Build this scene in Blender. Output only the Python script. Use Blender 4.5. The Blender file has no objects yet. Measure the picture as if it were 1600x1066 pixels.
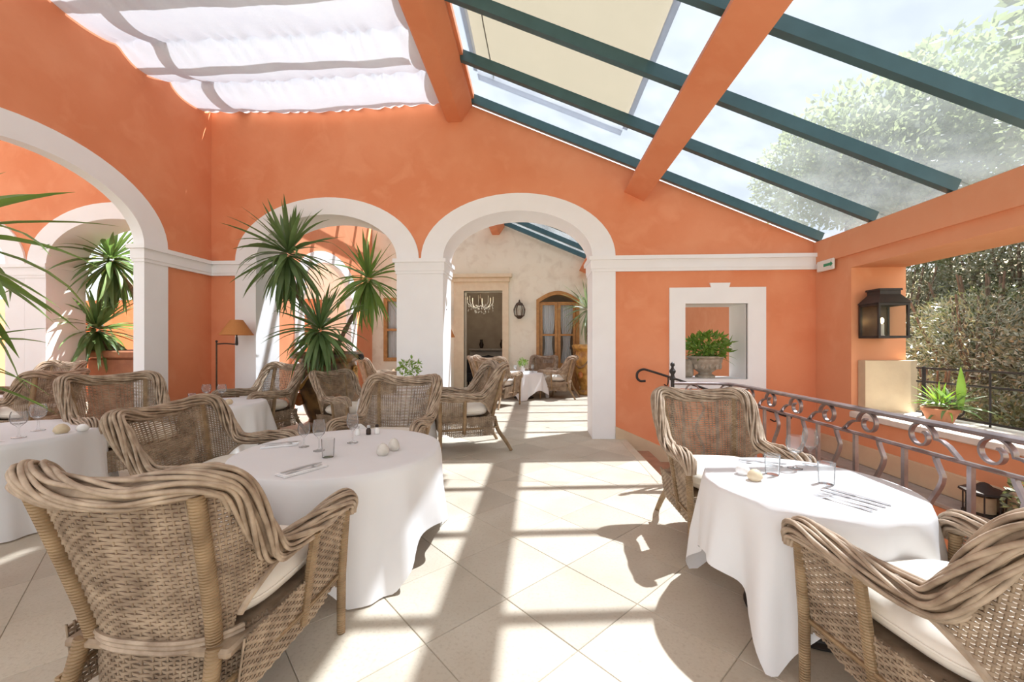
import bpy, math, random
from mathutils import Vector, Matrix
from mathutils.geometry import tessellate_polygon
R = random.Random(7)
PI = math.pi
sc = bpy.context.scene
COL = sc.collection

# ------------------------------------------------------------------ camera, sky, sun, exposure
EYE = 1.47
YAW = math.atan(38 / 626.0)
cam_d = bpy.data.cameras.new('camera')
cam_d.sensor_width = 36.0
cam_d.lens = 36.0 * 626 / 1600
cam_d.shift_y = 7 / 1600
cam_d.clip_start = 0.05
cam = bpy.data.objects.new('camera', cam_d)
COL.objects.link(cam)
cam.location = (0, 0, EYE)
cam.rotation_euler = (PI / 2, 0, YAW)
sc.camera = cam

world = bpy.data.worlds.new('sky')
sc.world = world
world.use_nodes = True
bg = world.node_tree.nodes['Background']
bg.inputs[0].default_value = (0.93, 0.965, 1.0, 1)
bg.inputs[1].default_value = 1.08

sun_d = bpy.data.lights.new('sun', 'SUN')
sun_d.energy = 12.5
sun_d.angle = 0.016
sun_d.color = (1.0, 0.955, 0.88)
sun = bpy.data.objects.new('sun', sun_d)
COL.objects.link(sun)
SUN = Vector((0.497, 0.31, 1.0)).normalized()
sun.rotation_euler = SUN.to_track_quat('Z', 'Y').to_euler()
sun.location = (10, 7, 20)

sc.view_settings.view_transform = 'Standard'
sc.view_settings.look = 'None'
sc.view_settings.gamma = 1.0
sc.view_settings.use_curve_mapping = False
sc.view_settings.exposure = 0.88
sc.cycles.max_bounces = 10
sc.cycles.diffuse_bounces = 5
sc.cycles.transparent_max_bounces = 24
sc.cycles.caustics_reflective = False
sc.cycles.caustics_refractive = False

# ------------------------------------------------------------------ materials
def lin(r, g, b):
    f = lambda c: c / 12.92 if c <= 0.04045 else ((c + 0.055) / 1.055) ** 2.4
    return (f(r / 255), f(g / 255), f(b / 255), 1)

def mat(name, col, rough=0.6, col2=None, scale=4.0, detail=4.0, bump=0.0, bscale=40.0, metal=0.0,
        world_pos=False, vary=0.0, contrast=(0.35, 0.65), spec=0.4, bdist=0.01):
    m = bpy.data.materials.new(name)
    m.use_nodes = True
    nt = m.node_tree
    N, L = nt.nodes, nt.links
    p = N['Principled BSDF']
    p.inputs['Base Color'].default_value = col
    p.inputs['Roughness'].default_value = rough
    p.inputs['Metallic'].default_value = metal
    p.inputs['Specular IOR Level'].default_value = spec
    if world_pos:
        vec = N.new('ShaderNodeNewGeometry').outputs['Position']
    else:
        vec = N.new('ShaderNodeTexCoord').outputs['Object']
    out = None
    if col2 is not None:
        no = N.new('ShaderNodeTexNoise')
        no.inputs['Scale'].default_value = scale
        no.inputs['Detail'].default_value = detail
        L.new(vec, no.inputs['Vector'])
        mr = N.new('ShaderNodeMapRange')
        mr.inputs['From Min'].default_value = contrast[0]
        mr.inputs['From Max'].default_value = contrast[1]
        L.new(no.outputs['Fac'], mr.inputs['Value'])
        mx = N.new('ShaderNodeMix')
        mx.data_type = 'RGBA'
        mx.inputs[6].default_value = col
        mx.inputs[7].default_value = col2
        L.new(mr.outputs['Result'], mx.inputs[0])
        out = mx.outputs[2]
    if vary > 0:
        oi = N.new('ShaderNodeObjectInfo')
        mr2 = N.new('ShaderNodeMapRange')
        mr2.inputs['To Min'].default_value = 1 - vary
        mr2.inputs['To Max'].default_value = 1 + vary
        L.new(oi.outputs['Random'], mr2.inputs['Value'])
        hs = N.new('ShaderNodeHueSaturation')
        if out is not None:
            L.new(out, hs.inputs['Color'])
        else:
            hs.inputs['Color'].default_value = col
        L.new(mr2.outputs['Result'], hs.inputs['Value'])
        out = hs.outputs['Color']
    if out is not None:
        L.new(out, p.inputs['Base Color'])
    if bump > 0:
        nb = N.new('ShaderNodeTexNoise')
        nb.inputs['Scale'].default_value = bscale
        nb.inputs['Detail'].default_value = 5
        L.new(vec, nb.inputs['Vector'])
        bp = N.new('ShaderNodeBump')
        bp.inputs['Strength'].default_value = bump
        bp.inputs['Distance'].default_value = bdist
        L.new(nb.outputs['Fac'], bp.inputs['Height'])
        L.new(bp.outputs['Normal'], p.inputs['Normal'])
    return m

def add_translucent(m, fac, col):
    nt = m.node_tree
    p = nt.nodes['Principled BSDF']
    out = nt.nodes['Material Output']
    tr = nt.nodes.new('ShaderNodeBsdfTranslucent')
    tr.inputs['Color'].default_value = col
    mx = nt.nodes.new('ShaderNodeMixShader')
    mx.inputs[0].default_value = fac
    nt.links.new(p.outputs[0], mx.inputs[1])
    nt.links.new(tr.outputs[0], mx.inputs[2])
    nt.links.new(mx.outputs[0], out.inputs[0])
    return m

def plaster(name, ca, cb, cc):
    m = mat(name, ca, 0.75, cb, 1.1, 9, 0.15, 9, world_pos=True, contrast=(0.38, 0.66), spec=0.25, bdist=0.02)
    nt = m.node_tree
    N, L = nt.nodes, nt.links
    p = N['Principled BSDF']
    src = p.inputs['Base Color'].links[0].from_socket
    g = N.new('ShaderNodeNewGeometry')
    no = N.new('ShaderNodeTexNoise')
    no.inputs['Scale'].default_value = 3.2
    no.inputs['Detail'].default_value = 8
    no.inputs['Distortion'].default_value = 0.5
    L.new(g.outputs['Position'], no.inputs['Vector'])
    mr = N.new('ShaderNodeMapRange')
    mr.inputs['From Min'].default_value = 0.5
    mr.inputs['From Max'].default_value = 0.72
    L.new(no.outputs['Fac'], mr.inputs['Value'])
    mx = N.new('ShaderNodeMix')
    mx.data_type = 'RGBA'
    L.new(mr.outputs['Result'], mx.inputs[0])
    L.new(src, mx.inputs[6])
    mx.inputs[7].default_value = cc
    L.new(mx.outputs[2], p.inputs['Base Color'])
    return m

M = {}
M['orange'] = plaster('orange_plaster', (0.765, 0.305, 0.158, 1), (0.715, 0.255, 0.122, 1), (0.775, 0.32, 0.17, 1))
M['orange2'] = plaster('ochre_orange_plaster', (0.765, 0.36, 0.198, 1), (0.74, 0.33, 0.172, 1), (0.775, 0.375, 0.21, 1))
M['cream'] = plaster('cream_plaster', (0.86, 0.85, 0.72, 1), (0.84, 0.81, 0.67, 1), (0.74, 0.70, 0.57, 1))
M['white'] = mat('white_trim', (0.88, 0.885, 0.90, 1), 0.6, (0.86, 0.86, 0.875, 1), 3, bump=0.08, bscale=20, world_pos=True)
M['stone_trim'] = mat('pale_stone', (0.78, 0.68, 0.49, 1), 0.7, (0.73, 0.62, 0.44, 1), 6, bump=0.15, bscale=30, world_pos=True)
M['coping'] = mat('beige_stone', (0.66, 0.53, 0.36, 1), 0.7, (0.60, 0.47, 0.32, 1), 5, bump=0.15, bscale=30, world_pos=True)
M['grey_stone'] = mat('grey_stone', (0.42, 0.38, 0.34, 1), 0.8, (0.34, 0.31, 0.28, 1), 7, bump=0.2, bscale=40, world_pos=True)
M['whitestone'] = mat('white_stone', (0.80, 0.78, 0.73, 1), 0.7, (0.7, 0.68, 0.62, 1), 7, bump=0.1, world_pos=True)
M['green'] = mat('dark_green_paint', (0.048, 0.115, 0.135, 1), 0.32, (0.055, 0.13, 0.155, 1), 6)
M['terracotta_floor'] = mat('terracotta_step', (0.45, 0.24, 0.15, 1), 0.7, (0.36, 0.19, 0.12, 1), 8, bump=0.2, world_pos=True)

def tile_mat(name, tiled):
    m = mat(name, (0.565, 0.505, 0.415, 1), 0.62, (0.505, 0.44, 0.35, 1), 2.2, 8, 0.25, 70, world_pos=True,
            vary=0.0 if tiled else 0.10, contrast=(0.35, 0.65), bdist=0.004, spec=0.35)
    nt = m.node_tree
    N, L = nt.nodes, nt.links
    p = N['Principled BSDF']
    src = p.inputs['Base Color'].links[0].from_socket
    g = N.new('ShaderNodeNewGeometry')
    no = N.new('ShaderNodeTexNoise')
    no.inputs['Scale'].default_value = 55
    no.inputs['Detail'].default_value = 6
    L.new(g.outputs['Position'], no.inputs['Vector'])
    mr = N.new('ShaderNodeMapRange')
    mr.inputs['From Min'].default_value = 0.52
    mr.inputs['From Max'].default_value = 0.75
    mr.inputs['To Max'].default_value = 0.55
    L.new(no.outputs['Fac'], mr.inputs['Value'])
    mx = N.new('ShaderNodeMix')
    mx.data_type = 'RGBA'
    L.new(mr.outputs['Result'], mx.inputs[0])
    L.new(src, mx.inputs[6])
    mx.inputs[7].default_value = (0.40, 0.33, 0.245, 1)
    last = mx.outputs[2]
    if tiled:
        mp = N.new('ShaderNodeMapping')
        mp.inputs['Rotation'].default_value = (0, 0, PI / 4)
        L.new(g.outputs['Position'], mp.inputs['Vector'])
        br = N.new('ShaderNodeTexBrick')
        br.offset = 0
        br.inputs['Scale'].default_value = 1.0
        br.inputs['Brick Width'].default_value = 0.527
        br.inputs['Row Height'].default_value = 0.527
        br.inputs['Mortar Size'].default_value = 0.006
        br.inputs['Color1'].default_value = (1, 1, 1, 1)
        br.inputs['Color2'].default_value = (0.9, 0.9, 0.9, 1)
        br.inputs['Mortar'].default_value = (0.6, 0.57, 0.52, 1)
        L.new(mp.outputs['Vector'], br.inputs['Vector'])
        m2 = N.new('ShaderNodeMix')
        m2.data_type = 'RGBA'
        m2.blend_type = 'MULTIPLY'
        m2.inputs[0].default_value = 1
        L.new(last, m2.inputs[6])
        L.new(br.outputs['Color'], m2.inputs[7])
        last = m2.outputs[2]
    L.new(last, p.inputs['Base Color'])
    return m
M['tile'] = tile_mat('stone_tile', False)
M['floor_far'] = tile_mat('stone_floor_tiled', True)
M['grout'] = mat('grout', (0.54, 0.485, 0.40, 1), 0.9, (0.48, 0.42, 0.34, 1), 9, world_pos=True)
M['kerb'] = mat('stone_kerb', (0.60, 0.52, 0.41, 1), 0.65, (0.54, 0.45, 0.34, 1), 3, 8, 0.2, 60, world_pos=True)

def wicker(name, ca, cb):
    return mat(name, ca, 0.55, cb, 14, 4, 0.3, 220, vary=0.06, contrast=(0.3, 0.7), spec=0.35, bdist=0.002)
M['wicker'] = wicker('grey_wicker', (0.42, 0.32, 0.225, 1), (0.19, 0.133, 0.088, 1))
M['rattan'] = wicker('pale_rattan', (0.53, 0.42, 0.315, 1), (0.27, 0.195, 0.135, 1))
M['cane'] = mat('bound_cane', (0.40, 0.275, 0.155, 1), 0.5, (0.26, 0.17, 0.09, 1), 10, vary=0.05)
nt = M['cane'].node_tree
_w = nt.nodes.new('ShaderNodeTexWave'); _w.bands_direction = 'Z'; _w.inputs['Scale'].default_value = 28; _w.inputs['Distortion'].default_value = 0.4
_t = nt.nodes.new('ShaderNodeTexCoord'); nt.links.new(_t.outputs['Object'], _w.inputs['Vector'])
_b = nt.nodes.new('ShaderNodeBump'); _b.inputs['Strength'].default_value = 0.7; _b.inputs['Distance'].default_value = 0.006
nt.links.new(_w.outputs['Fac'], _b.inputs['Height']); nt.links.new(_b.outputs['Normal'], nt.nodes['Principled BSDF'].inputs['Normal'])
M['cushion'] = mat('cream_cotton', (0.86, 0.82, 0.74, 1), 0.85, (0.82, 0.77, 0.68, 1), 8, bump=0.15, bscale=18, spec=0.2)
M['cloth'] = mat('white_linen', (0.88, 0.885, 0.90, 1), 0.85, (0.86, 0.865, 0.885, 1), 5, bump=0.12, bscale=6, spec=0.15, bdist=0.02)
add_translucent(M['cloth'], 0.18, (0.9, 0.88, 0.85, 1))
M['napkin'] = mat('white_napkin', (0.84, 0.84, 0.85, 1), 0.85, (0.80, 0.80, 0.81, 1), 20, bump=0.1, bscale=60, spec=0.15)
M['iron'] = mat('wrought_iron', (0.34, 0.29, 0.29, 1), 0.30, (0.23, 0.19, 0.19, 1), 12, metal=0.7, bump=0.1, bscale=60, spec=0.6)
M['blackiron'] = mat('black_iron', (0.025, 0.022, 0.022, 1), 0.5, (0.04, 0.033, 0.03, 1), 12)
M['steel'] = mat('polished_steel', (0.66, 0.67, 0.69, 1), 0.30, (0.58, 0.59, 0.61, 1), 5, metal=0.7)
M['pebble'] = mat('pale_ceramic', (0.66, 0.63, 0.58, 1), 0.55, (0.56, 0.53, 0.48, 1), 18, bump=0.1)
M['sand'] = mat('sandy_ceramic', (0.66, 0.55, 0.38, 1), 0.6, (0.57, 0.46, 0.31, 1), 20, bump=0.1)
M['porcelain'] = mat('white_porcelain', (0.85, 0.85, 0.84, 1), 0.2, (0.82, 0.82, 0.81, 1), 3, spec=0.5)
M['terracotta'] = mat('terracotta', (0.52, 0.23, 0.12, 1), 0.8, (0.42, 0.18, 0.10, 1), 6, bump=0.15)
M['anduze'] = mat('glazed_urn_brown', (0.30, 0.165, 0.06, 1), 0.28, (0.085, 0.05, 0.025, 1), 5, 6, 0.1, 20, contrast=(0.4, 0.6), spec=0.6)
M['anduze_y'] = mat('glazed_urn_ochre', (0.58, 0.33, 0.085, 1), 0.28, (0.33, 0.16, 0.035, 1), 6, 6, 0.1, 20, contrast=(0.45, 0.62), spec=0.6)
M['medallion'] = mat('glazed_medallion', (0.52, 0.20, 0.05, 1), 0.25, (0.40, 0.13, 0.03, 1), 8, spec=0.6)
M['urnstone'] = mat('carved_stone', (0.46, 0.40, 0.33, 1), 0.85, (0.32, 0.27, 0.21, 1), 14, bump=0.5, bscale=30)
M['soil'] = mat('soil', (0.06, 0.04, 0.028, 1), 0.95, (0.035, 0.024, 0.016, 1), 30, bump=0.5)
M['trunk'] = mat('yucca_trunk', (0.27, 0.19, 0.125, 1), 0.9, (0.16, 0.11, 0.07, 1), 18, bump=0.7, bscale=40, bdist=0.03)
def leafmat(name, a, b, tr=0.3):
    m = mat(name, a, 0.38, b, 3, 3, vary=0.28, contrast=(0.3, 0.7), spec=0.5)
    return add_translucent(m, tr, (a[0] * 1.6, a[1] * 1.6, a[2] * 1.0, 1))
M['leaf'] = leafmat('yucca_leaf', (0.13, 0.23, 0.055, 1), (0.23, 0.34, 0.09, 1))
M['leafdark'] = leafmat('yucca_leaf_dark', (0.095, 0.17, 0.060, 1), (0.19, 0.28, 0.12, 1))
M['leafpale'] = leafmat('yucca_leaf_pale', (0.24, 0.32, 0.20, 1), (0.32, 0.40, 0.27, 1))
M['fern'] = leafmat('bright_green_leaf', (0.14, 0.26, 0.035, 1), (0.24, 0.38, 0.07, 1))
M['olive'] = leafmat('grey_green_leaf', (0.115, 0.125, 0.085, 1), (0.27, 0.28, 0.225, 1), 0.2)
M['olive2'] = leafmat('dull_green_leaf', (0.09, 0.11, 0.06, 1), (0.18, 0.20, 0.13, 1), 0.2)
M['bark'] = mat('bark', (0.16, 0.12, 0.09, 1), 0.95, (0.09, 0.07, 0.05, 1), 14, bump=0.6)
M['flower'] = mat('white_petals', (0.85, 0.82, 0.74, 1), 0.7, (0.8, 0.76, 0.66, 1), 20)
M['pink'] = mat('pink_petals', (0.70, 0.25, 0.30, 1), 0.7, (0.8, 0.4, 0.45, 1), 20)
M['shade'] = mat('orange_lampshade', (0.72, 0.36, 0.13, 1), 0.8, (0.68, 0.33, 0.12, 1), 40)
add_translucent(M['shade'], 0.4, (0.85, 0.45, 0.18, 1))
M['bronze'] = mat('dark_bronze', (0.11, 0.075, 0.05, 1), 0.45, (0.07, 0.045, 0.03, 1), 10, metal=0.5)
M['oak'] = mat('honey_wood', (0.52, 0.28, 0.095, 1), 0.45, (0.40, 0.20, 0.065, 1), 9, 6, contrast=(0.35, 0.65))
M['darkwood'] = mat('dark_wood', (0.05, 0.03, 0.02, 1), 0.4, (0.03, 0.018, 0.012, 1), 9)
M['taupe'] = mat('taupe_wall', (0.42, 0.35, 0.28, 1), 0.8, (0.37, 0.30, 0.24, 1), 3, world_pos=True)
M['lace'] = add_translucent(mat('white_voile', (0.85, 0.85, 0.86, 1), 0.9, (0.82, 0.82, 0.84, 1), 8), 0.12, (0.9, 0.9, 0.9, 1))
M['awning'] = add_translucent(mat('beige_awning', (0.60, 0.52, 0.38, 1), 0.9, (0.56, 0.48, 0.345, 1), 3, bump=0.1, bscale=6), 0.40, (0.70, 0.58, 0.41, 1))
M['awningframe'] = add_translucent(mat('white_plastic_rail', (0.8, 0.81, 0.83, 1), 0.4, (0.76, 0.77, 0.79, 1), 4), 0.5, (0.85, 0.87, 0.92, 1))
M['drape'] = add_translucent(mat('white_canvas', (0.80, 0.80, 0.83, 1), 0.9, (0.76, 0.76, 0.80, 1), 6, bump=0.5, bscale=4, bdist=0.06), 0.34, (0.78, 0.78, 0.83, 1))
M['gravel'] = mat('garden_earth', (0.34, 0.30, 0.22, 1), 0.95, (0.22, 0.21, 0.12, 1), 1.5, 8, bump=0.5, world_pos=True)
M['hill'] = mat('scrubby_hillside', (0.40, 0.30, 0.20, 1), 0.95, (0.20, 0.21, 0.12, 1), 2.5, 8, bump=0.8, bscale=8, world_pos=True)
M['lowfloor'] = mat('lower_paving', (0.40, 0.33, 0.25, 1), 0.85, (0.33, 0.27, 0.2, 1), 3, bump=0.3, world_pos=True)
M['plastic'] = mat('white_plastic', (0.80, 0.80, 0.76, 1), 0.4, (0.78, 0.78, 0.74, 1), 5)
M['signgreen'] = mat('sign_green', (0.02, 0.30, 0.14, 1), 0.4, (0.02, 0.26, 0.12, 1), 20)
M['wax'] = mat('candle_wax', (0.85, 0.80, 0.68, 1), 0.5, (0.8, 0.74, 0.6, 1), 10)
M['velvet'] = mat('black_velvet', (0.02, 0.018, 0.02, 1), 0.7, (0.03, 0.025, 0.03, 1), 10)
M['marble'] = mat('pale_marble', (0.5, 0.45, 0.4, 1), 0.3, (0.4, 0.36, 0.32, 1), 5)

def simple_mat(name, build):
    m = bpy.data.materials.new(name)
    m.use_nodes = True
    nt = m.node_tree
    nt.nodes.remove(nt.nodes['Principled BSDF'])
    build(nt, nt.nodes['Material Output'])
    return m

def _thin(tint, edge, rough=0.02, haze=0.0, hcol=(0.9, 0.93, 0.95, 1)):
    def f(nt, out):
        N, L = nt.nodes, nt.links
        t = N.new('ShaderNodeBsdfTransparent'); t.inputs[0].default_value = tint
        g = N.new('ShaderNodeBsdfGlossy'); g.inputs['Roughness'].default_value = rough
        lw = N.new('ShaderNodeLayerWeight'); lw.inputs['Blend'].default_value = edge
        mx = N.new('ShaderNodeMixShader')
        L.new(lw.outputs['Fresnel'], mx.inputs[0]); L.new(t.outputs[0], mx.inputs[1]); L.new(g.outputs[0], mx.inputs[2])
        last = mx.outputs[0]
        if haze:
            no = N.new('ShaderNodeTexNoise'); no.inputs['Scale'].default_value = 2.2; no.inputs['Detail'].default_value = 8
            ge = N.new('ShaderNodeNewGeometry'); L.new(ge.outputs['Position'], no.inputs['Vector'])
            mr = N.new('ShaderNodeMapRange'); mr.inputs['To Min'].default_value = haze * 0.75; mr.inputs['To Max'].default_value = haze * 1.25
            mr.inputs['From Min'].default_value = 0.35; mr.inputs['From Max'].default_value = 0.65
            L.new(no.outputs['Fac'], mr.inputs['Value'])
            d = N.new('ShaderNodeBsdfTranslucent'); d.inputs[0].default_value = hcol
            m2 = N.new('ShaderNodeMixShader')
            L.new(mr.outputs[0], m2.inputs[0]); L.new(last, m2.inputs[1]); L.new(d.outputs[0], m2.inputs[2])
            last = m2.outputs[0]
        L.new(last, out.inputs[0])
    return f
M['glass'] = simple_mat('whitened_glass', _thin((0.985, 0.99, 0.99, 1), 0.13, 0.03, haze=0.10))  # white haze mixed into the glass stands in for its bright highlights
M['water'] = M['glass']
M['roofglass'] = simple_mat('dusty_roof_glass', _thin((0.55, 0.58, 0.62, 1), 0.05, 0.05, haze=0.046))
M['pane'] = simple_mat('window_glass', _thin((0.92, 0.94, 0.94, 1), 0.15))
def _flame(nt, out):
    e = nt.nodes.new('ShaderNodeEmission'); e.inputs[0].default_value = (1, 0.72, 0.35, 1); e.inputs[1].default_value = 14
    nt.links.new(e.outputs[0], out.inputs[0])
M['flame'] = simple_mat('candle_flame', _flame)

# ------------------------------------------------------------------ mesh helpers
def catmull(pts, n):
    P = [Vector(p) for p in pts]
    P = [P[0] * 2 - P[1]] + P + [P[-1] * 2 - P[-2]]
    out = []
    for i in range(1, len(P) - 2):
        for k in range(n):
            t = k / n
            a, b, c, d = P[i - 1], P[i], P[i + 1], P[i + 2]
            out.append(0.5 * ((2 * b) + (c - a) * t + (2 * a - 5 * b + 4 * c - d) * t * t + (3 * b - a - 3 * c + d) * t ** 3))
    out.append(P[-2].copy())
    return out

class MB:
    def __init__(s):
        s.v = []; s.f = []
    def add(s, vs, fs):
        o = len(s.v)
        s.v.extend([tuple(v) for v in vs])
        s.f.extend([tuple(i + o for i in f) for f in fs])
    def box(s, x0, x1, y0, y1, z0, z1, bev=0.0, mtx=None):
        if bev <= 0:
            vs = [(x, y, z) for z in (z0, z1) for y in (y0, y1) for x in (x0, x1)]
            fs = [(0, 2, 3, 1), (4, 5, 7, 6), (0, 1, 5, 4), (2, 6, 7, 3), (0, 4, 6, 2), (1, 3, 7, 5)]
        else:
            b = bev
            vs = []
            for (z, i) in ((z0, b), (z0 + b, 0), (z1 - b, 0), (z1, b)):
                X0, X1, Y0, Y1 = x0 + i, x1 - i, y0 + i, y1 - i
                c = b if i == 0 else b * 0.5
                vs += [(X0 + c, Y0, z), (X1 - c, Y0, z), (X1, Y0 + c, z), (X1, Y1 - c, z), (X1 - c, Y1, z), (X0 + c, Y1, z), (X0, Y1 - c, z), (X0, Y0 + c, z)]
            fs = [tuple(reversed(range(8))), tuple(range(24, 32))]
            for r in range(3):
                for k in range(8):
                    a = r * 8 + k; b2 = r * 8 + (k + 1) % 8
                    fs.append((a, b2, b2 + 8, a + 8))
        if mtx is not None:
            vs = [mtx @ Vector(v) for v in vs]
        s.add(vs, fs)
    def tube(s, path, r, sides=6, caps=True, flat=None, closed=False):
        P = [Vector(p) for p in path]
        n = len(P)
        if n < 2:
            return
        rr = r if callable(r) else (lambda t: r)
        nor = None
        vs = []
        for i in range(n):
            if closed:
                t = P[(i + 1) % n] - P[i - 1]
            else:
                t = P[min(i + 1, n - 1)] - P[max(i - 1, 0)]
            if t.length < 1e-9:
                t = Vector((0, 0, 1))
            t.normalize()
            if nor is None:
                ref = Vector((0, 0, 1)) if abs(t.z) < 0.9 else Vector((0, 1, 0))
                nor = (ref - t * ref.dot(t)).normalized()
            else:
                nor = nor - t * nor.dot(t)
                nor = nor.normalized() if nor.length > 1e-6 else t.orthogonal().normalized()
            b = t.cross(nor)
            q = rr(i / (n - 1))
            for k in range(sides):
                a = 2 * PI * (k + 0.5) / sides
                if flat:
                    vs.append(P[i] + nor * (math.cos(a) * flat[0] * 1.2) + b * (math.sin(a) * flat[1] * 1.2))
                else:
                    vs.append(P[i] + nor * (math.cos(a) * q) + b * (math.sin(a) * q))
        fs = []
        m = n if closed else n - 1
        for i in range(m):
            j = (i + 1) % n
            for k in range(sides):
                k2 = (k + 1) % sides
                fs.append((i * sides + k, i * sides + k2, j * sides + k2, j * sides + k))
        if caps and not closed:
            fs.append(tuple(reversed(range(sides))))
            fs.append(tuple((n - 1) * sides + k for k in range(sides)))
        s.add(vs, fs)
    def lathe(s, prof, seg=24, c=(0, 0, 0), cap=True, sx=1.0, sy=1.0):
        vs = []
        for (r, z) in prof:
            for k in range(seg):
                a = 2 * PI * k / seg
                vs.append((c[0] + r * math.cos(a) * sx, c[1] + r * math.sin(a) * sy, c[2] + z))
        fs = []
        for i in range(len(prof) - 1):
            for k in range(seg):
                k2 = (k + 1) % seg
                fs.append((i * seg + k, i * seg + k2, (i + 1) * seg + k2, (i + 1) * seg + k))
        if cap:
            fs.append(tuple(reversed(range(seg))))
            fs.append(tuple((len(prof) - 1) * seg + k for k in range(seg)))
        s.add(vs, fs)
    def prism(s, outer, d0, d1, to3, holes=()):
        """2D polygon (with holes) extruded between depths d0 and d1; to3(a, b, d) gives the 3D point."""
        loops = [list(outer)] + [list(h) for h in holes]
        flat = [p for l in loops for p in l]
        tris = tessellate_polygon([[Vector((p[0], p[1], 0)) for p in l] for l in loops])
        n = len(flat)
        vs = [to3(p[0], p[1], d0) for p in flat] + [to3(p[0], p[1], d1) for p in flat]
        fs = []
        for t in tris:
            fs.append(tuple(t)); fs.append(tuple(i + n for i in reversed(t)))
        o = 0
        for l in loops:
            for i in range(len(l)):
                a = o + i; b = o + (i + 1) % len(l)
                fs.append((a, b, b + n, a + n))
            o += len(l)
        s.add(vs, fs)
    def grid(s, rows, closed_u=False):
        o = []
        w = len(rows[0])
        vs = [p for r in rows for p in r]
        fs = []
        for i in range(len(rows) - 1):
            for k in range(w if closed_u else w - 1):
                k2 = (k + 1) % w
                fs.append((i * w + k, i * w + k2, (i + 1) * w + k2, (i + 1) * w + k))
        s.add(vs, fs)
    def sphere(s, c, r, seg=12, rings=8, sx=1, sy=1, sz=1):
        prof = [(max(1e-4, r * math.sin(PI * i / rings)), -r * sz * math.cos(PI * i / rings)) for i in range(rings + 1)]
        s.lathe(prof, seg, c, cap=False, sx=sx, sy=sy)
    def mesh(s, name, smooth=True, angle=40, fix=True):
        me = bpy.data.meshes.new(name)
        me.from_pydata(s.v, [], s.f)
        if fix:
            import bmesh
            bm = bmesh.new(); bm.from_mesh(me)
            bmesh.ops.recalc_face_normals(bm, faces=bm.faces)
            bm.to_mesh(me); bm.free()
        if smooth:
            me.shade_smooth()
            me.set_sharp_from_angle(angle=math.radians(angle))
        me.update()
        return me

def link(name, me, m=None, parent=None, loc=(0, 0, 0), rot=(0, 0, 0), scale=(1, 1, 1), label=None, kind=None):
    o = bpy.data.objects.new(name, me)
    COL.objects.link(o)
    if m is not None and me is not None and len(me.materials) == 0:
        me.materials.append(M[m] if isinstance(m, str) else m)
    o.location = loc; o.rotation_euler = rot
    o.scale = scale if not isinstance(scale, (int, float)) else (scale,) * 3
    if parent is not None:
        o.parent = parent
    if label: o['label'] = label
    if kind: o['kind'] = kind
    return o

def obj(name, mb, m, parent=None, loc=(0, 0, 0), rot=(0, 0, 0), label=None, kind=None, smooth=True, angle=40, fix=True):
    return link(name, mb.mesh(name, smooth, angle, fix), m, parent, loc, rot, 1, label, kind)

def tag(o, label, cat, group=None):
    o['label'] = label; o['category'] = cat
    if group: o['group'] = group
    return o

def thing(name, label, cat, loc=(0, 0, 0), rotz=0.0, group=None, scale=1.0):
    o = link(name, None, None, None, loc, (0, 0, rotz), scale)
    o.empty_display_size = 0.1
    return tag(o, label, cat, group)

def struct(name, mb, m, parent=None, smooth=True, angle=40):
    o = obj(name, mb, m, parent, smooth=smooth, angle=angle)
    if parent is None:
        o['kind'] = 'structure'
    return o

def copy_tree(src, parent=None):
    c = src.copy(); COL.objects.link(c)
    if parent is not None:
        c.parent = parent
    for ch in list(src.children):
        copy_tree(ch, c)
    return c

# ------------------------------------------------------------------ the setting
YW0, YW1 = 6.40, 6.95           # back wall, front and rear face
XL0, XL1 = -5.44, -5.54         # left wall
XR0, XR1 = 4.27, 4.97           # right wall
YF = 13.0                       # far wall
ZS, ZC = 2.87, 2.63             # arch springing (cornice top), cornice bottom
AO, AI, BO, BI = 1.555, 1.19, 1.03, 0.75
def roof(x): return 4.885 - 0.432 * x
WB = lambda a, b, d: (a, d, b)   # wall across (X, z, depth Y)
WL = lambda a, b, d: (d, a, b)   # wall along  (Y, z, depth X)

def arch_pts(c, a, b, zs, z0, n=22):
    out = [(c - a, z0), (c - a, zs)]
    for i in range(1, n):
        t = PI - PI * i / n
        out.append((c + a * math.cos(t), zs + b * math.sin(t)))
    out += [(c + a, zs), (c + a, z0)]
    return out

ARCH_B = [-10.34, -7.2, -3.45, -0.31]     # arches of the back wall
ARCH_L = [-2.25, 0.89, 4.03, 10.25]       # arches of the left wall

AM, BM_ = (AO + AI) / 2, (BO + BI) / 2
def wall_with_arches(centres, lo, hi, z0, top):
    poly = [(lo, z0)]
    for c in centres:
        poly += arch_pts(c, AM, BM_, ZS, z0)
    poly.append((hi, z0))
    return poly + top

WH = (2.19, 3.38, 0.93, 2.24)             # window hole in back wall
b = MB()
b.prism(wall_with_arches(ARCH_B, -13.0, 1.7, -0.08, [(1.7, roof(1.7)), (-1.03, roof(-1.03)), (-1.5, 5.42), (-13.0, 5.42)]), YW0, YW1, WB)
b.prism([(1.7, -1.6), (4.6, -1.6), (4.6, roof(4.6)), (1.7, roof(1.7))], YW0, YW1, WB,
        holes=[[(WH[0], WH[2]), (WH[0], WH[3]), (WH[1], WH[3]), (WH[1], WH[2])]])
struct('wall_back', b, 'orange', angle=25)

b = MB()
b.prism(wall_with_arches(ARCH_L[:3], -4.2, YW0 + 0.1, -0.08, [(YW0 + 0.1, 5.45), (-4.2, 5.45)]), XL0, XL1, WL)
b.prism(wall_with_arches(ARCH_L[3:], YW1 - 0.1, YF + 0.2, -0.08, [(YF + 0.2, 5.45), (YW1 - 0.1, 5.45)]), XL0, XL1, WL)
struct('wall_left', b, 'orange', angle=25)

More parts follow.
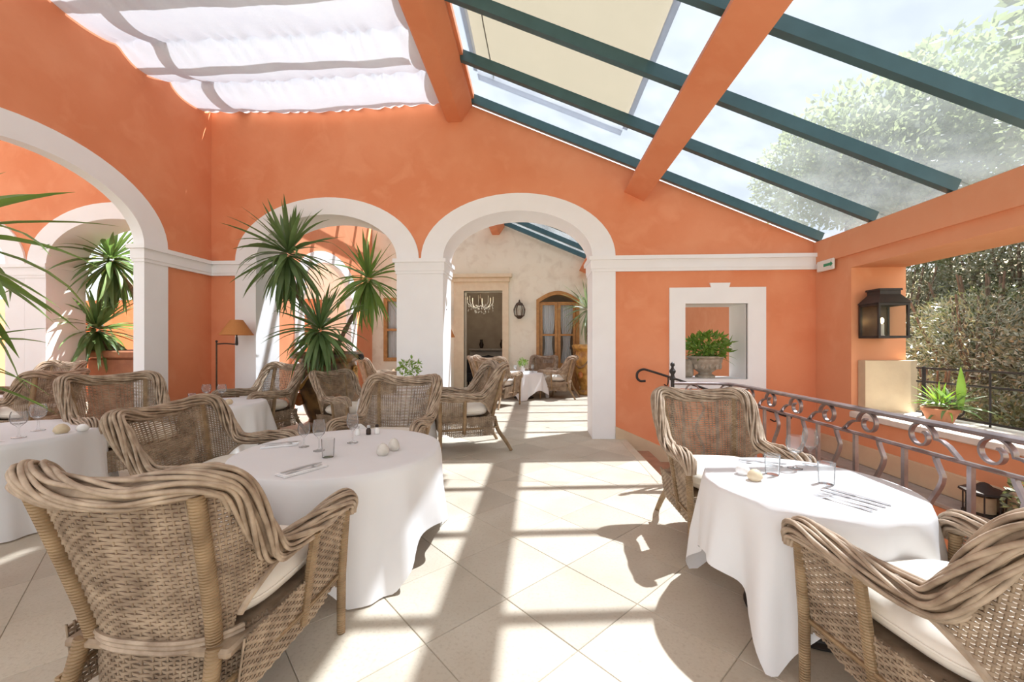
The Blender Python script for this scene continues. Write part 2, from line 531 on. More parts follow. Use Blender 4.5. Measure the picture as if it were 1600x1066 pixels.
# right wall: pier, lintel and parapet around the garden opening, and a solid length in the far room
b = MB()
Y0R = -4.0
b.prism([(YW0 + 0.1, -1.6), (YW0 + 0.1, 3.05), (Y0R, 3.05), (Y0R, -1.6)], XR0, XR1, WL,
        holes=[[(5.71, 0.50), (5.71, 2.53), (Y0R + 0.8, 2.53), (Y0R + 0.8, 0.50)]])
b.box(XR0 - 0.035, XR0 + 0.05, Y0R, YW0 - 0.001, 2.70, 3.04)
b.box(XR0, XR1, YW1 - 0.1, YF + 0.2, -1.6, 3.05)
struct('wall_right', b, 'orange2', angle=25)

# far wall with a doorway and an arched glazed door, plus a window behind the left pillar
DOOR = (-2.36, -1.10, 3.25)
b = MB()
segd = [(-13.0, -0.05), (-5.0, -0.05)]
poly = [(-13.0, -0.05), (DOOR[0], -0.05), (DOOR[0], DOOR[2]), (DOOR[1], DOOR[2]), (DOOR[1], -0.05),
        (0.0, -0.05)] + [(0.0, 2.95)] + [(0.0 + 1.38 * i / 12, 2.95 + 0.28 * math.sin(PI * i / 12)) for i in range(1, 12)] + [(1.38, 2.95), (1.38, -0.05), (6.0, -0.05), (6.0, roof(6.0)), (-1.03, roof(-1.03) + 0.12), (-1.5, 5.55), (-13.0, 5.55)]
b.prism(poly, YF, YF + 0.5, WB, holes=[[(-5.0, 1.0), (-5.0, 3.0), (-4.1, 3.0), (-4.1, 1.0)]])
struct('wall_far', b, 'cream', angle=25)

# arch trims: each one an archivolt with its two shafts, white
tn = 1
b = MB()
for xm in (-8.77, -1.88):
    b.box(xm - 0.06, xm + 0.06, YW0 - 0.028, YW1 + 0.028, -0.02, ZS + 0.0)
struct('trim_%d' % tn, b, 'white', angle=30); tn += 1
for c in ARCH_B:
    b = MB()
    outer = arch_pts(c, AO - 0.004, BO, ZS, -0.02, 30)
    inner = arch_pts(c, AI, BI, ZS, -0.02, 30)
    b.prism(outer + inner[::-1], YW0 - 0.03, YW1 + 0.03, WB)
    struct('trim_%d' % tn, b, 'white', angle=30); tn += 1
for c in ARCH_L[1:]:
    b = MB()
    outer = arch_pts(c, AO - 0.004, BO, ZS, -0.02, 30)
    inner = arch_pts(c, AI, BI, ZS, -0.02, 30)
    b.prism(outer + inner[::-1], XL0 + 0.03, XL1 - 0.03, WL)
    struct('trim_%d' % tn, b, 'white', angle=30); tn += 1

def cornice(lo, hi, f0, f1, to3, endl=True, endr=True):
    """moulded band on both faces of a wall between two openings, wrapping the jambs"""
    b = MB()
    for (z0, z1, p) in ((ZC, ZC + 0.045, 0.045), (ZC + 0.045, ZS - 0.06, 0.055), (ZS - 0.06, ZS, 0.085)):
        a0 = lo - (p - 0.03 if endl else 0); a1 = hi + (p - 0.03 if endr else 0)
        s = 1 if f1 > f0 else -1
        d0, d1 = f0 - s * p, f1 + s * p
        b.prism([(a0, z0), (a1, z0), (a1, z1), (a0, z1)], d0, d1, to3)
    return b
spans = []
edges = [(-13.0, False)]
for c in ARCH_B:
    edges += [(c - AI, True), (c + AI, True)]
edges.append((XR0, False))
for i in range(0, len(edges), 2):
    struct('trim_%d' % tn, cornice(edges[i][0], edges[i + 1][0], YW0, YW1, WB, edges[i][1], edges[i + 1][1]), 'white', angle=25); tn += 1
for lo, hi, e0, e1 in ((0.89 + AI, 4.03 - AI, True, True), (4.03 + AI, YW0 - 0.02, True, False), (YW1 + 0.02, 10.25 - AI, False, True), (10.25 + AI, YF, True, False)):
    struct('trim_%d' % tn, cornice(lo, hi, XL0, XL1, WL, e0, e1), 'white', angle=25); tn += 1

# niche window in the back wall: white surround with keystone, deep reveal
b = MB()
o_ = [(2.07, 0.80), (3.52, 0.80), (3.52, 2.37), (2.97, 2.37), (2.99, 2.44), (2.68, 2.44), (2.70, 2.37), (2.07, 2.37)]
h_ = [(2.31, 0.95), (2.31, 2.12), (3.25, 2.12), (3.25, 0.95)]
b.prism(o_, YW0 - 0.03, YW0 + 0.02, WB, holes=[h_])
o2 = [(2.17, 0.90), (3.40, 0.90), (3.40, 2.26), (2.17, 2.26)]
b.prism(o2, YW0 + 0.0, YW1 + 0.03, WB, holes=[h_])
w1 = struct('window_1', b, 'white', angle=25)

# far door surround
b = MB()
D0, D1, DT = DOOR
b.prism([(D0 - 0.33, 0), (D0, 0), (D0, DT), (D1, DT), (D1, 0), (D1 + 0.20, 0), (D1 + 0.20, DT + 0.28), (D0 - 0.33, DT + 0.28)], YF - 0.06, YF + 0.1, WB)
b.box(D0 - 0.36, D1 + 0.24, YF - 0.11, YF + 0.1, DT + 0.28, DT + 0.42, 0.015)
b.box(D0 - 0.44, D1 + 0.32, YF - 0.18, YF + 0.1, DT + 0.42, DT + 0.55, 0.02)
struct('trim_%d' % tn, b, 'stone_trim', angle=25); tn += 1

# room behind the doorway
b = MB()
b.box(-6, 2.0, 16.6, 16.8, -0.1, 4.5)
b.box(-6.2, -6, YF + 0.5, 16.8, -0.1, 4.5)
b.box(2.0, 2.2, YF + 0.5, 16.8, -0.1, 4.5)
b.box(-6.2, 2.2, YF + 0.45, 16.8, 4.4, 4.6)
struct('wall_parlour', b, 'taupe', angle=25)

# rooms to the left: closing walls, low so that daylight comes in above them
b = MB()
b.box(-13.0, -6.0, 10.6, 10.9, -0.1, 2.75)
struct('wall_gallery', b, 'orange', angle=25)
b = MB()
b.box(-13.3, -13.0, -4.2, 10.9, -0.1, 2.6)
struct('wall_outer', b, 'orange', angle=25)

# floors
b = MB()
b.box(-13.2, 2.10, -4.2, 4.42, -0.20, -0.006)
b.box(-13.2, 1.39, 4.42, 7.2, -0.20, -0.006)
floor = struct('floor', b, 'grout', smooth=False)
b = MB()
b.box(-13.2, 4.4, 7.2, 17.0, -0.20, 0.0)
b.box(-13.2, -6.3, -4.2, 7.2, -0.19, 0.0)
b.box(-6.3, -5.9, -4.2, 7.2, -0.19, -0.002)
b.box(-5.9, -0.5, -4.2, 0.2, -0.19, 0.0)
obj('far_paving', b, 'floor_far', floor, smooth=False)

# stone tiles laid at 45 degrees, each its own piece, clipped to the platform
def clip(poly, ax, lim, keep_less):
    out = []
    for i in range(len(poly)):
        p, q = poly[i], poly[(i + 1) % len(poly)]
        ip = (p[ax] <= lim) == keep_less or p[ax] == lim
        iq = (q[ax] <= lim) == keep_less or q[ax] == lim
        if ip: out.append(p)
        if ip != iq:
            t = (lim - p[ax]) / (q[ax] - p[ax])
            out.append((p[0] + (q[0] - p[0]) * t, p[1] + (q[1] - p[1]) * t))
    return out
def inset_poly(poly, d):
    cx = sum(p[0] for p in poly) / len(poly); cy = sum(p[1] for p in poly) / len(poly)
    out = []
    for p in poly:
        l = math.hypot(p[0] - cx, p[1] - cy) or 1
        k = max(0.0, (l - d) / l)
        out.append((cx + (p[0] - cx) * k, cy + (p[1] - cy) * k))
    return out
def tile_mesh(poly, name='tile'):
    a = inset_poly(poly, 0.0022); t = inset_poly(poly, 0.0052)
    n = len(poly)
    b = MB()
    vs = [(p[0], p[1], -0.05) for p in a] + [(p[0], p[1], -0.003) for p in a] + [(p[0], p[1], 0.0) for p in t]
    fs = [tuple(range(2 * n, 3 * n))]
    for r in (0, 1):
        for k in range(n):
            k2 = (k + 1) % n
            fs.append((r * n + k, r * n + k2, (r + 1) * n + k2, (r + 1) * n + k))
    b.add(vs, fs)
    return b.mesh(name, smooth=False)
S = 0.745 / 2
cx0, cy0 = (1.40 - 1.745) / 2, (1.40 + 1.745) / 2     # one lattice corner
whole = tile_mesh([(0, -S), (S, 0), (0, S), (-S, 0)])
ntile = 0
for i in range(-16, 17):
    for j in range(-16, 17):
        X = cx0 + (i - j) * S; Y = cy0 + S + (i + j) * S
        if not (-6.0 < X < 2.6 and 0.1 < Y < 7.6): continue
        zc_ = Y * math.cos(YAW) - X * math.sin(YAW); xc_ = X * math.cos(YAW) + Y * math.sin(YAW)
        if zc_ < 1.1 or xc_ / zc_ < -1.75 or xc_ / zc_ > 1.6: continue
        poly = [(X, Y - S), (X + S, Y), (X, Y + S), (X - S, Y)]
        regs = ((-5.9, 2.0, 0.2, 4.34), (-5.9, 1.29, 4.34, 7.2))
        for rg in regs:
            p = clip(clip(clip(clip(poly, 0, rg[0], False), 0, rg[1], True), 1, rg[2], False), 1, rg[3], True)
            if len(p) < 3: continue
            ar = abs(sum(p[k][0] * p[(k + 1) % len(p)][1] - p[(k + 1) % len(p)][0] * p[k][1] for k in range(len(p)))) / 2
            if ar < 0.004: continue
            dz = R.uniform(-0.0012, 0.0012)
            if len(p) == 4 and ar > 0.276:
                o = link('tile', whole, 'tile', floor, (X, Y, dz))
            else:
                me = tile_mesh([(q[0] - X, q[1] - Y) for q in p])
                o = link('tile', me, 'tile', floor, (X, Y, dz))
            ntile += 1
# kerb slabs at the edge of the platform and the top of the steps
def kerb(x0, x1, y0, y1):
    b = MB(); b.box(x0 + 0.003, x1 - 0.003, y0 + 0.003, y1 - 0.003, -0.12, 0.002, 0.006)
    obj('kerb_slab', b, 'kerb', floor)
for k in range(3):
    kerb(1.29, 1.41, 4.42 + k * 0.66, 4.42 + (k + 1) * 0.66)
kerb(1.29, 1.41, 4.34, 4.42)
kerb(1.41, 2.12, 4.34, 4.44)
for k in range(6):
    kerb(2.0, 2.12, 0.2 + k * 0.69, 0.2 + (k + 1) * 0.69)
b = MB()
b.box(2.05, 2.11, -4.2, 4.43, -1.6, -0.121)
b.box(1.41, 2.11, 4.37, 4.43, -1.6, -0.121)
struct('wall_platform', b, 'orange2', angle=25)

# steps going down beside the back wall
for k in range(6):
    b = MB()
    b.box(1.38 + 0.34 * k, 1.75 + 0.34 * k, 4.44, 6.40, -1.6, -0.17 * (k + 1), 0.006)
    o = obj('trim_%d' % tn, b, 'terracotta_floor'); o['kind'] = 'structure'; tn += 1
b = MB()
b.prism([(1.24, 0.20), (3.60, -0.82), (3.60, -1.3), (1.24, -0.3)], YW0 - 0.05, YW0, WB)
struct('baseboard_back', b, 'coping', angle=25)

# lower terrace, plinth and bands of the right wall
b = MB(); b.box(2.0, 4.3, -4.2, 6.5, -1.8, -1.5)
struct('floor_lower', b, 'lowfloor', smooth=False)
b = MB(); b.box(4.03, XR0, Y0R, YW0, -1.6, -0.14)
struct('wall_plinth', b, 'orange2', angle=25)
b = MB(); b.box(3.99, XR0, Y0R, YW0, -0.14, -0.09, 0.01)
struct('trim_%d' % tn, b, 'grey_stone'); tn += 1
b = MB(); b.box(XR0 - 0.03, XR0 + 0.01, Y0R, YW0, -0.09, 0.16, 0.008)
struct('baseboard_right', b, 'coping'); tn += 1
for k in range(7):
    b = MB(); b.box(XR0 - 0.05, XR1 + 0.06, 5.69 - (k + 1) * 0.9 + 0.004, 5.69 - k * 0.9, 0.50, 0.585, 0.012)
    struct('trim_%d' % tn, b, 'whitestone'); tn += 1
b = MB()
b.prism([(4.35, 5.70), (4.35, 5.58), (4.92, 5.58), (5.10, 5.69), (5.10, 5.705)], 0.585, 1.27, lambda a, c, d: (a, c, d))
struct('trim_%d' % tn, b, 'coping', angle=25); tn += 1

# ------------------------------------------------------------------ skylight
b = MB()
b.box(-1.52, -0.99, -4.2, YW0 + 0.05, 5.40, 5.50)
b.box(-1.52, -0.99, YW1 - 0.05, YF + 0.1, 5.40, 5.50)
ceiling = struct('ceiling', b, 'orange', angle=25)
for (y0, y1) in ((-4.2, YW0 + 0.02), (YW1 - 0.02, YF + 0.02)):
    b = MB()
    b.prism([(-1.45, 5.42), (-1.45, 5.10), (-1.42, 5.075), (-1.21, 5.075), (-1.19, 5.09), (-1.03, 5.33), (-1.03, 5.42)], y0, y1, lambda a, c, d: (a, d, c))
    obj('beam', b, 'orange', ceiling, angle=20)
    b = MB()
    ang = math.atan(0.50)
    c0 = Vector((1.377, 0, 3.885)); u = Vector((math.cos(-ang), 0, math.sin(-ang))); n = Vector((-u.z, 0, u.x))
    pts = [c0, c0 + u * 0.34, c0 + u * 0.34 + n * 0.40, c0 + n * 0.40]
    b.prism([(p.x, p.z) for p in pts], y0, y1, lambda a, c, d: (a, d, c))
    obj('beam', b, 'orange', ceiling, angle=20)
RY = [6.362, 5.40, 4.41, 3.43, 2.45, 1.47, 0.49, -0.49, -1.47, -2.45, -3.43]
RY2 = [6.99, 8.05, 9.05, 10.05, 11.05, 12.05, 12.86]
sl = math.atan(0.432)
uu = Vector((math.cos(sl), 0, -math.sin(sl))); nn = Vector((math.sin(sl), 0, math.cos(sl)))
P0 = Vector((-1.03, 0, roof(-1.03)))
L_ = (XR0 + 0.02 + 1.03) / math.cos(sl)
def slope_box(y0, y1, l0, l1, n0, n1, bev=0.0):
    b = MB()
    q = [P0 + uu * l0 + nn * n0, P0 + uu * l1 + nn * n0, P0 + uu * l1 + nn * n1, P0 + uu * l0 + nn * n1]
    b.prism([(p.x, p.z) for p in q], y0, y1, lambda a, c, d: (a, d, c))
    return b
for y in RY + RY2:
    obj('rafter', slope_box(y - 0.037, y + 0.037, -0.05, L_, 0.015, 0.15), 'green', ceiling, angle=25)
    b = MB(); b.box(-5.98, -1.4, y - 0.05, y + 0.05, 5.78, 5.92)
    obj('rafter', b, 'green', ceiling, angle=25)
b = MB(); b.box(-4.75, -4.62, -4.2, YF, 5.62, 5.78)
obj('purlin', b, 'green', ceiling, angle=25)
for ys in (RY, RY2):
    for i in range(len(ys) - 1):
        y0, y1 = min(ys[i], ys[i + 1]), max(ys[i], ys[i + 1])
        if i == 0 and ys is RY: y1 = YW0 + 0.16
        if i == 0 and ys is RY2: y0 = YW1 - 0.16
        if i == len(RY2) - 2 and ys is RY2: y1 = YF + 0.2
        obj('glass_pane', slope_box(y0 + 0.004, y1 - 0.004, -0.2, L_ + 0.12, 0.152, 0.160), 'roofglass', ceiling, smooth=False)

for i in range(len(RY) - 1):
    b = MB(); b.box(-6.0, -1.3, RY[i + 1] + 0.004, RY[i] - 0.004, 5.925, 5.933)
    obj('glass_pane', b, 'roofglass', ceiling, smooth=False)
for i in range(len(RY2) - 1):
    b = MB(); b.box(-6.0, -1.3, RY2[i] + 0.004, RY2[i + 1] - 0.004, 5.925, 5.933)
    obj('glass_pane', b, 'roofglass', ceiling, smooth=False)
# white canvas slung over wires below the flat part of the roof
def canvas(y_edges, name_label):
    b = MB()
    rows = []
    NX = 90
    for i in range(len(y_edges) - 1):
        ya, yb = y_edges[i], y_edges[i + 1]
        n = 14
        for k in range(n + (1 if i == len(y_edges) - 2 else 0)):
            t = k / n
            row = []
            for j in range(NX + 1):
                s_ = j / NX
                x = -5.43 + s_ * (5.43 - 1.46)
                sag = 0.17 * (4 * t * (1 - t)) ** 0.8 * (0.75 + 0.25 * math.sin(i * 1.9 + 0.8))
                sag += 0.05 * math.sin(PI * s_) 
                ruff = 0.030 * math.sin(j * 1.25 + i * 2.0 + math.sin(j * 0.35) * 2) * (1 - 4 * t * (1 - t)) 
                fold = (0.022 * math.sin(s_ * 9 + i * 1.3 + t * 3.0) + 0.012 * math.sin(s_ * 31 + i * 2.3 + t * 5)) * (4 * t * (1 - t))
                row.append((x, ya + (yb - ya) * t, 5.40 - sag + ruff + fold))
            rows.append(row)
    b.grid(rows)
    o = obj('ceiling_canvas', b, 'drape', fix=False, angle=80)
    return tag(o, name_label, 'canvas')
canvas([6.39, 5.62, 4.86, 4.05, 3.2, 2.3, 1.4, 0.5, -0.4, -1.3, -2.2, -3.1, -4.0], 'white canvas slung in sagging bays under the roof over the dining tables')
b = MB()
b.box(-13.2, -6.0, -4.2, 6.4, 5.3, 5.36)
struct('ceiling_side', b, 'drape', smooth=False)

# beige roller awning lying outside on the roof glass
aw = thing('roof_awning', 'beige fabric awning rolled out over the roof glass', 'awning', (0, 0, 0))
la, lb = 0.12, (1.16 + 1.03) / math.cos(sl)
b = MB()
rows = []
for i in range(33):
    y = 5.55 - 9.6 * i / 32
    rows.append([tuple(P0 + uu * (la + (lb - la) * j / 10) + nn * (0.215 + 0.006 * math.sin(j * 1.3 + i)) + Vector((0, y, 0))) for j in range(11)])
b.grid(rows)
obj('fabric', b, 'awning', aw, fix=False)
for (l0, l1) in ((la - 0.05, la + 0.01), (lb - 0.01, lb + 0.06)):
    obj('side_rail', slope_box(-4.1, 5.75, l0, l1, 0.165, 0.24), 'awningframe', aw, angle=25)
obj('front_bar', slope_box(5.55, 5.63, la, lb, 0.17, 0.24), 'awningframe', aw, angle=25)
obj('front_bar', slope_box(5.80, 5.93, la, lb, 0.165, 0.22), 'awningframe', aw, angle=25)
b = MB()
b.tube([P0 + uu * (la + 0.25) + nn * 0.19 + Vector((0, 5.9, 0)), P0 + uu * (la + 0.22) + nn * 0.19 + Vector((0, 4.8, 0)), P0 + uu * (la + 0.26) + nn * 0.19 + Vector((0, 2.0, 0))], 0.008, 6)
obj('cord', b, 'grey_stone', aw)

# ------------------------------------------------------------------ wicker armchair
def ss(a, b_, x):
    t = max(0.0, min(1.0, (x - a) / (b_ - a)))
    return t * t * (3 - 2 * t)
def shell(s, z, off=0.0):
    t = (z - 0.42) / 0.6
    a = 0.31 + (0.09 * t if t > 0 else 0.03 * t) + off
    y0 = -0.30 - 0.15 * max(t, 0) ** 1.1 - off
    th = abs(s) * PI / 2
    x = a * math.sin(th) ** 0.72
    y = y0 + (0.30 + off) * (1 - max(0.0, math.cos(th)) ** 0.72)
    return Vector((math.copysign(x, s) if s else 0.0, y, z))
def rim_z(s):
    q = abs(s)
    if q < 0.5:
        return 1.005 + 0.035 * ss(0.05, 0.42, q)
    return 1.04 - 0.03 * ss(0.5, 0.68, q) - 0.34 * ss(0.64, 0.985, q)
def low_z(s):
    q = abs(s)
    return 0.435 if q <= 0.60 else 0.45 + 0.19 * ((q - 0.60) / 0.40) ** 0.6
def weave_rows(b, P, S0, S1, nst, sub, z0, z1, dz, lo, hi, amp=0.0042, r=(0.0056, 0.0042)):
    N_ = nst * sub
    k = 0
    z = z0
    while z < z1:
        run = []
        for i in range(N_ + 1):
            s = S0 + (S1 - S0) * i / N_
            ok = lo(s) <= z <= hi(s)
            if ok:
                p = P(s, z)
                e = 0.004
                t = P(min(s + e, S1), z) - P(max(s - e, S0), z)
                nrm = Vector((t.y, -t.x, 0))
                nrm = nrm.normalized() if nrm.length > 1e-9 else Vector((0, -1, 0))
                ph = math.cos(PI * i / sub) * (1 if k % 2 else -1)
                run.append(p + nrm * (amp * ph))
            if (not ok or i == N_) and run:
                if len(run) > 2:
                    b.tube(run, 0, 4, False, flat=r)
                run = []
        k += 1
        z += dz
def weave_stakes(b, P, S0, S1, nst, lo, hi, r=0.0045, n=6):
    for i in range(nst + 1):
        s = S0 + (S1 - S0) * i / nst
        za, zb = lo(s), hi(s)
        if zb - za < 0.03: continue
        b.tube([P(s, za + (zb - za) * k / n) for k in range(n + 1)], r, 5, False)

def make_chair(wk='wicker'):
    root = thing('wicker_armchair', '', 'chair')
    # back and wings in one woven shell
    b = MB()
    weave_rows(b, shell, -1, 1, 48, 2, 0.440, 1.04, 0.0148, low_z, lambda s: rim_z(s) - 0.005)
    weave_stakes(b, shell, -1, 1, 48, low_z, rim_z)
    obj('backrest', b, wk, root, kind='stuff', fix=False, angle=80)
    b = MB()
    weave_rows(b, lambda s, z: shell(s, z, 0.006), -0.86, 0.86, 42, 2, 0.205, 0.44, 0.0148, lambda s: 0.2, lambda s: 0.44)
    weave_stakes(b, lambda s, z: shell(s, z, 0.006), -0.86, 0.86, 42, lambda s: 0.2, lambda s: 0.44)
    obj('back_skirt', b, wk, root, kind='stuff', fix=False, angle=80)
    # side panels, front panel
    for sg in (-1, 1):
        Pf = lambda y, z, sg=sg: Vector((sg * (0.315 + 0.075 * (z - 0.2) / 0.5), y, z))
        hi = lambda y: 0.655 if y > 0.10 else 0.445
        lo = lambda y: 0.205 + 0.05 * ss(0.2, 0.37, y)
        b = MB()
        weave_rows(b, Pf, -0.265, 0.37, 26, 2, 0.21, 0.655, 0.0148, lo, hi)
        weave_stakes(b, Pf, -0.265, 0.37, 26, lo, hi)
        obj('side_panel', b, wk, root, kind='stuff', fix=False, angle=80)
        b = MB()
        b.tube([Pf(0.10, z) + Vector((sg * 0.006, 0, 0)) for z in (0.24, 0.4, 0.56, 0.65)], 0.021, 8)
        obj('side_post', b, 'cane', root)
        b = MB()
        b.tube(catmull([shell(sg * q, low_z(q)) + Vector((sg * 0.004, 0, 0)) for q in (0.63, 0.7, 0.78, 0.86, 0.94, 1.0)], 4), 0.013, 6)
        obj('wing_edge', b, 'rattan', root)
    b = MB()
    Pq = lambda x, z: Vector((x, 0.372, z))
    weave_rows(b, Pq, -0.33, 0.33, 26, 2, 0.25, 0.43, 0.0148, lambda s: 0.24, lambda s: 0.43)
    weave_stakes(b, Pq, -0.33, 0.33, 26, lambda s: 0.24, lambda s: 0.43)
    obj('front_panel', b, wk, root, kind='stuff', fix=False, angle=80)
    b = MB(); b.box(-0.32, 0.32, -0.30, 0.365, 0.385, 0.42, 0.01)
    obj('seat_deck', b, wk, root)
    # belt round the back at seat height
    b = MB()
    for dz in (0.0, 0.018, 0.036):
        b.tube([shell(-0.66 + 1.32 * i / 30, 0.405 + dz, 0.012) for i in range(31)], 0.010, 6)
    obj('seat_belt', b, 'rattan', root)
    # braided rim: core and strands
    ctl = [(-0.372, 0.435, 0.60), (-0.378, 0.42, 0.655), (-0.376, 0.36, 0.688), (-0.372, 0.22, 0.682), (-0.366, 0.08, 0.672)]
    mid = [tuple(shell(s, rim_z(s), 0.004)) for s in [-1.0, -0.93, -0.86, -0.79, -0.72, -0.65, -0.57, -0.48, -0.38, -0.26, -0.13, 0.0]]
    mid += [(-p[0], p[1], p[2]) for p in mid[-2::-1]]
    path = catmull(ctl + mid + [(-p[0], p[1], p[2]) for p in ctl[::-1]], 4)
    n = len(path)
    arc = [0.0]
    for i in range(1, n):
        arc.append(arc[-1] + (path[i] - path[i - 1]).length)
    frames = []
    nor = None
    for i in range(n):
        t = (path[min(i + 1, n - 1)] - path[max(i - 1, 0)]).normalized()
        if nor is None:
            ref = Vector((-1, 0, 0)); nor = (ref - t * ref.dot(t)).normalized()
        else:
            nor = (nor - t * nor.dot(t)).normalized()
        frames.append((nor.copy(), t.cross(nor)))
    taper = lambda i: 0.55 + 0.45 * ss(0, 0.10, arc[i]) * ss(0, 0.10, arc[-1] - arc[i])
    b = MB(); b.tube(path, lambda t: 0.034 * taper(int(t * (n - 1) + 0.5)), 8)
    rim = obj('arm_rim', b, wk, root, fix=False)
    NS = 20
    for k in range(NS):
        b = MB()
        pts = []
        for i in range(n):
            a = 2 * PI * k / NS + arc[i] * (3.4 if k % 5 else 5.2) + 0.20 * math.sin(arc[i] * 10 + k * 2.1)
            rad = (0.043 + 0.0045 * math.sin(arc[i] * 11 + k * 2.9) + (0.004 if k % 5 == 0 else 0)) * taper(i)
            pts.append(path[i] + frames[i][0] * (math.cos(a) * rad) + frames[i][1] * (math.sin(a) * rad))
        b.tube(pts, 0.0082 + 0.0012 * math.sin(k * 3.1), 6)
        obj('rim_strand', b, 'rattan', rim, fix=False, angle=80)
    # legs and back posts
    for sg in (-1, 1):
        b = MB(); b.tube([(sg * 0.352, 0.385, 0.0), (sg * 0.350, 0.385, 0.012), (sg * 0.352, 0.385, 0.3), (sg * 0.37, 0.39, 0.63)], lambda t: 0.019 + 0.005 * t, 10)
        obj('leg', b, 'cane', root)
        b = MB(); b.tube(catmull([(sg * 0.315, -0.49, 0.0), (sg * 0.297, -0.42, 0.12), (sg * 0.270, -0.330, 0.26), (sg * 0.255, -0.285, 0.42)], 4), lambda t: 0.020 + 0.007 * t, 10)
        obj('leg', b, 'cane', root)
        b = MB(); b.tube([shell(sg * 0.44, z, 0.016) for z in (0.40, 0.55, 0.7, 0.85, 1.0)], 0.026, 10)
        obj('back_post', b, 'cane', root)
        b = MB(); b.tube([(sg * 0.30, -0.33, 0.30), (sg * 0.338, 0.02, 0.30), (sg * 0.345, 0.37, 0.30)], 0.011, 6)
        obj('stretcher', b, 'cane', root)
    # cushion
    b = MB()
    prof = []
    seg = 40
    rings = [(1.0, 0.0), (0.985, 0.018), (0.94, 0.035), (0.84, 0.050), (0.6, 0.060), (0.3, 0.064), (0.0, 0.065)]
    def outline(a):
        c_, s_ = math.cos(a), math.sin(a)
        e = 0.5
        return math.copysign(abs(c_) ** e, c_) * 0.312, math.copysign(abs(s_) ** e, s_) * 0.30 + 0.068
    rows = []
    for sgn, rr_ in ((-1, rings[::-1]), (1, rings[1:])):
        for (q, h) in rr_:
            row = []
            for k in range(seg):
                x, y = outline(2 * PI * k / seg)
                q_ = max(q, 0.001)
                row.append((x * q_, (y - 0.068) * q_ + 0.068, 0.500 + sgn * h * (1.15 if sgn < 0 else 1.35)))
            rows.append(row)
    b.grid(rows, closed_u=True)
    cu = obj('seat_cushion', b, 'cushion', root, label='cream cotton seat cushion')
    b = MB()
    b.tube([Vector((outline(2 * PI * k / 60)[0] * 1.0, (outline(2 * PI * k / 60)[1]), 0.500)) for k in range(60)], 0.0055, 5, closed=True)
    obj('piping', b, 'cushion', cu)
    return root

chairs = [
    # x, y, facing (deg, counter-clockwise from +Y), scale, label, group
    (-1.36, 1.62, -2, 1.00, 'wicker armchair in left foreground with its woven back to the viewer'),
    (1.55, 1.46, 8, 1.0, 'wicker armchair cropped at the lower right corner, white cushion showing through its side'),
    (1.40, 3.16, 180, 1.02, 'sunlit wicker armchair at the far side of the right table by the railing'),
    (-2.43, 2.90, -80, (1.42, 0.88, 0.97), 'wide wicker armchair on the left side of the big round table, facing right'),
    (-1.47, 3.98, 178, 1.06, 'wicker armchair directly behind the big round table, its back above the glasses'),
    (-1.0, 5.72, 112, 1.14, 'wicker armchair beside the walkway by the white pillar, seen from its side'),
    (-2.90, 6.02, -112, 1.0, 'wicker armchair in front of the brown plant urn, facing right'),
    (-4.2, 5.92, 160, 1.10, 'wicker armchair left of the plant urn at the table beside the floor lamp'),
    (-4.3, 3.98, -112, 1.08, 'wicker armchair with its back against the left arch pillar'),
    (-7.25, 5.35, 92, 1.04, 'dark wicker armchair through the left arch with a rounded cream cushion'),
    (-8.05, 5.92, 172, 1.12, 'dark shaded wicker armchair behind the leftmost glass-laden table'),
    (-8.45, 8.25, 180, 1.05, 'wicker armchair in front of the terracotta planter beyond the left arch'),
    (-4.15, 10.3, -55, 1.08, 'dark-backed wicker armchair at the far table seen through the yucca arch'),
    (-3.75, 11.9, 175, 1.05, 'pale wicker armchair below the curtained far window'),
    (-0.95, 9.75, -25, 1.12, 'wicker armchair turned away in the bright far room, its rear leg on sunny paving'),
    (0.62, 11.35, 75, 1.10, 'wicker armchair beside the ochre urn in the far room'),
    (0.18, 12.15, 170, 1.08, 'wicker armchair before the arched glazed doors'),
    (-1.35, 11.15, -100, 1.10, 'wicker armchair in front of the dark open doorway'),
]
proto = make_chair()
for i, (x, y, f, s, lab) in enumerate(chairs):
    o = proto if i == 0 else copy_tree(proto)
    o.location = (x, y, 0.001); o.rotation_euler = (0, 0, math.radians(f)); o.scale = (s, s, s) if not isinstance(s, tuple) else s
    o['label'] = lab; o['category'] = 'chair'; o['group'] = 'wicker armchairs around the tables'

# ------------------------------------------------------------------ tables and cloths
TZ = 0.72
def make_table(x, y, r, label):
    t = thing('round_table', label, 'table', (x, y, 0.001), 0, 'round tables under white cloths')
    b = MB(); b.lathe([(0.001, TZ - 0.03), (r - 0.01, TZ - 0.03), (r, TZ - 0.022), (r, TZ - 0.008), (r - 0.01, TZ - 0.003), (0.001, TZ - 0.003)], 40, cap=False)
    obj('table_top', b, 'oak', t)
    b = MB(); b.lathe([(0.04, 0.03), (0.035, 0.1), (0.032, 0.5), (0.045, TZ - 0.04), (0.12, TZ - 0.03)], 16)
    obj('column', b, 'blackiron', t)
    b = MB(); b.lathe([(0.28, 0.0), (0.285, 0.012), (0.26, 0.022), (0.255, 0.032), (0.20, 0.036), (0.19, 0.046), (0.10, 0.05), (0.04, 0.06)], 36)
    obj('base_plate', b, 'blackiron', t)
    return t
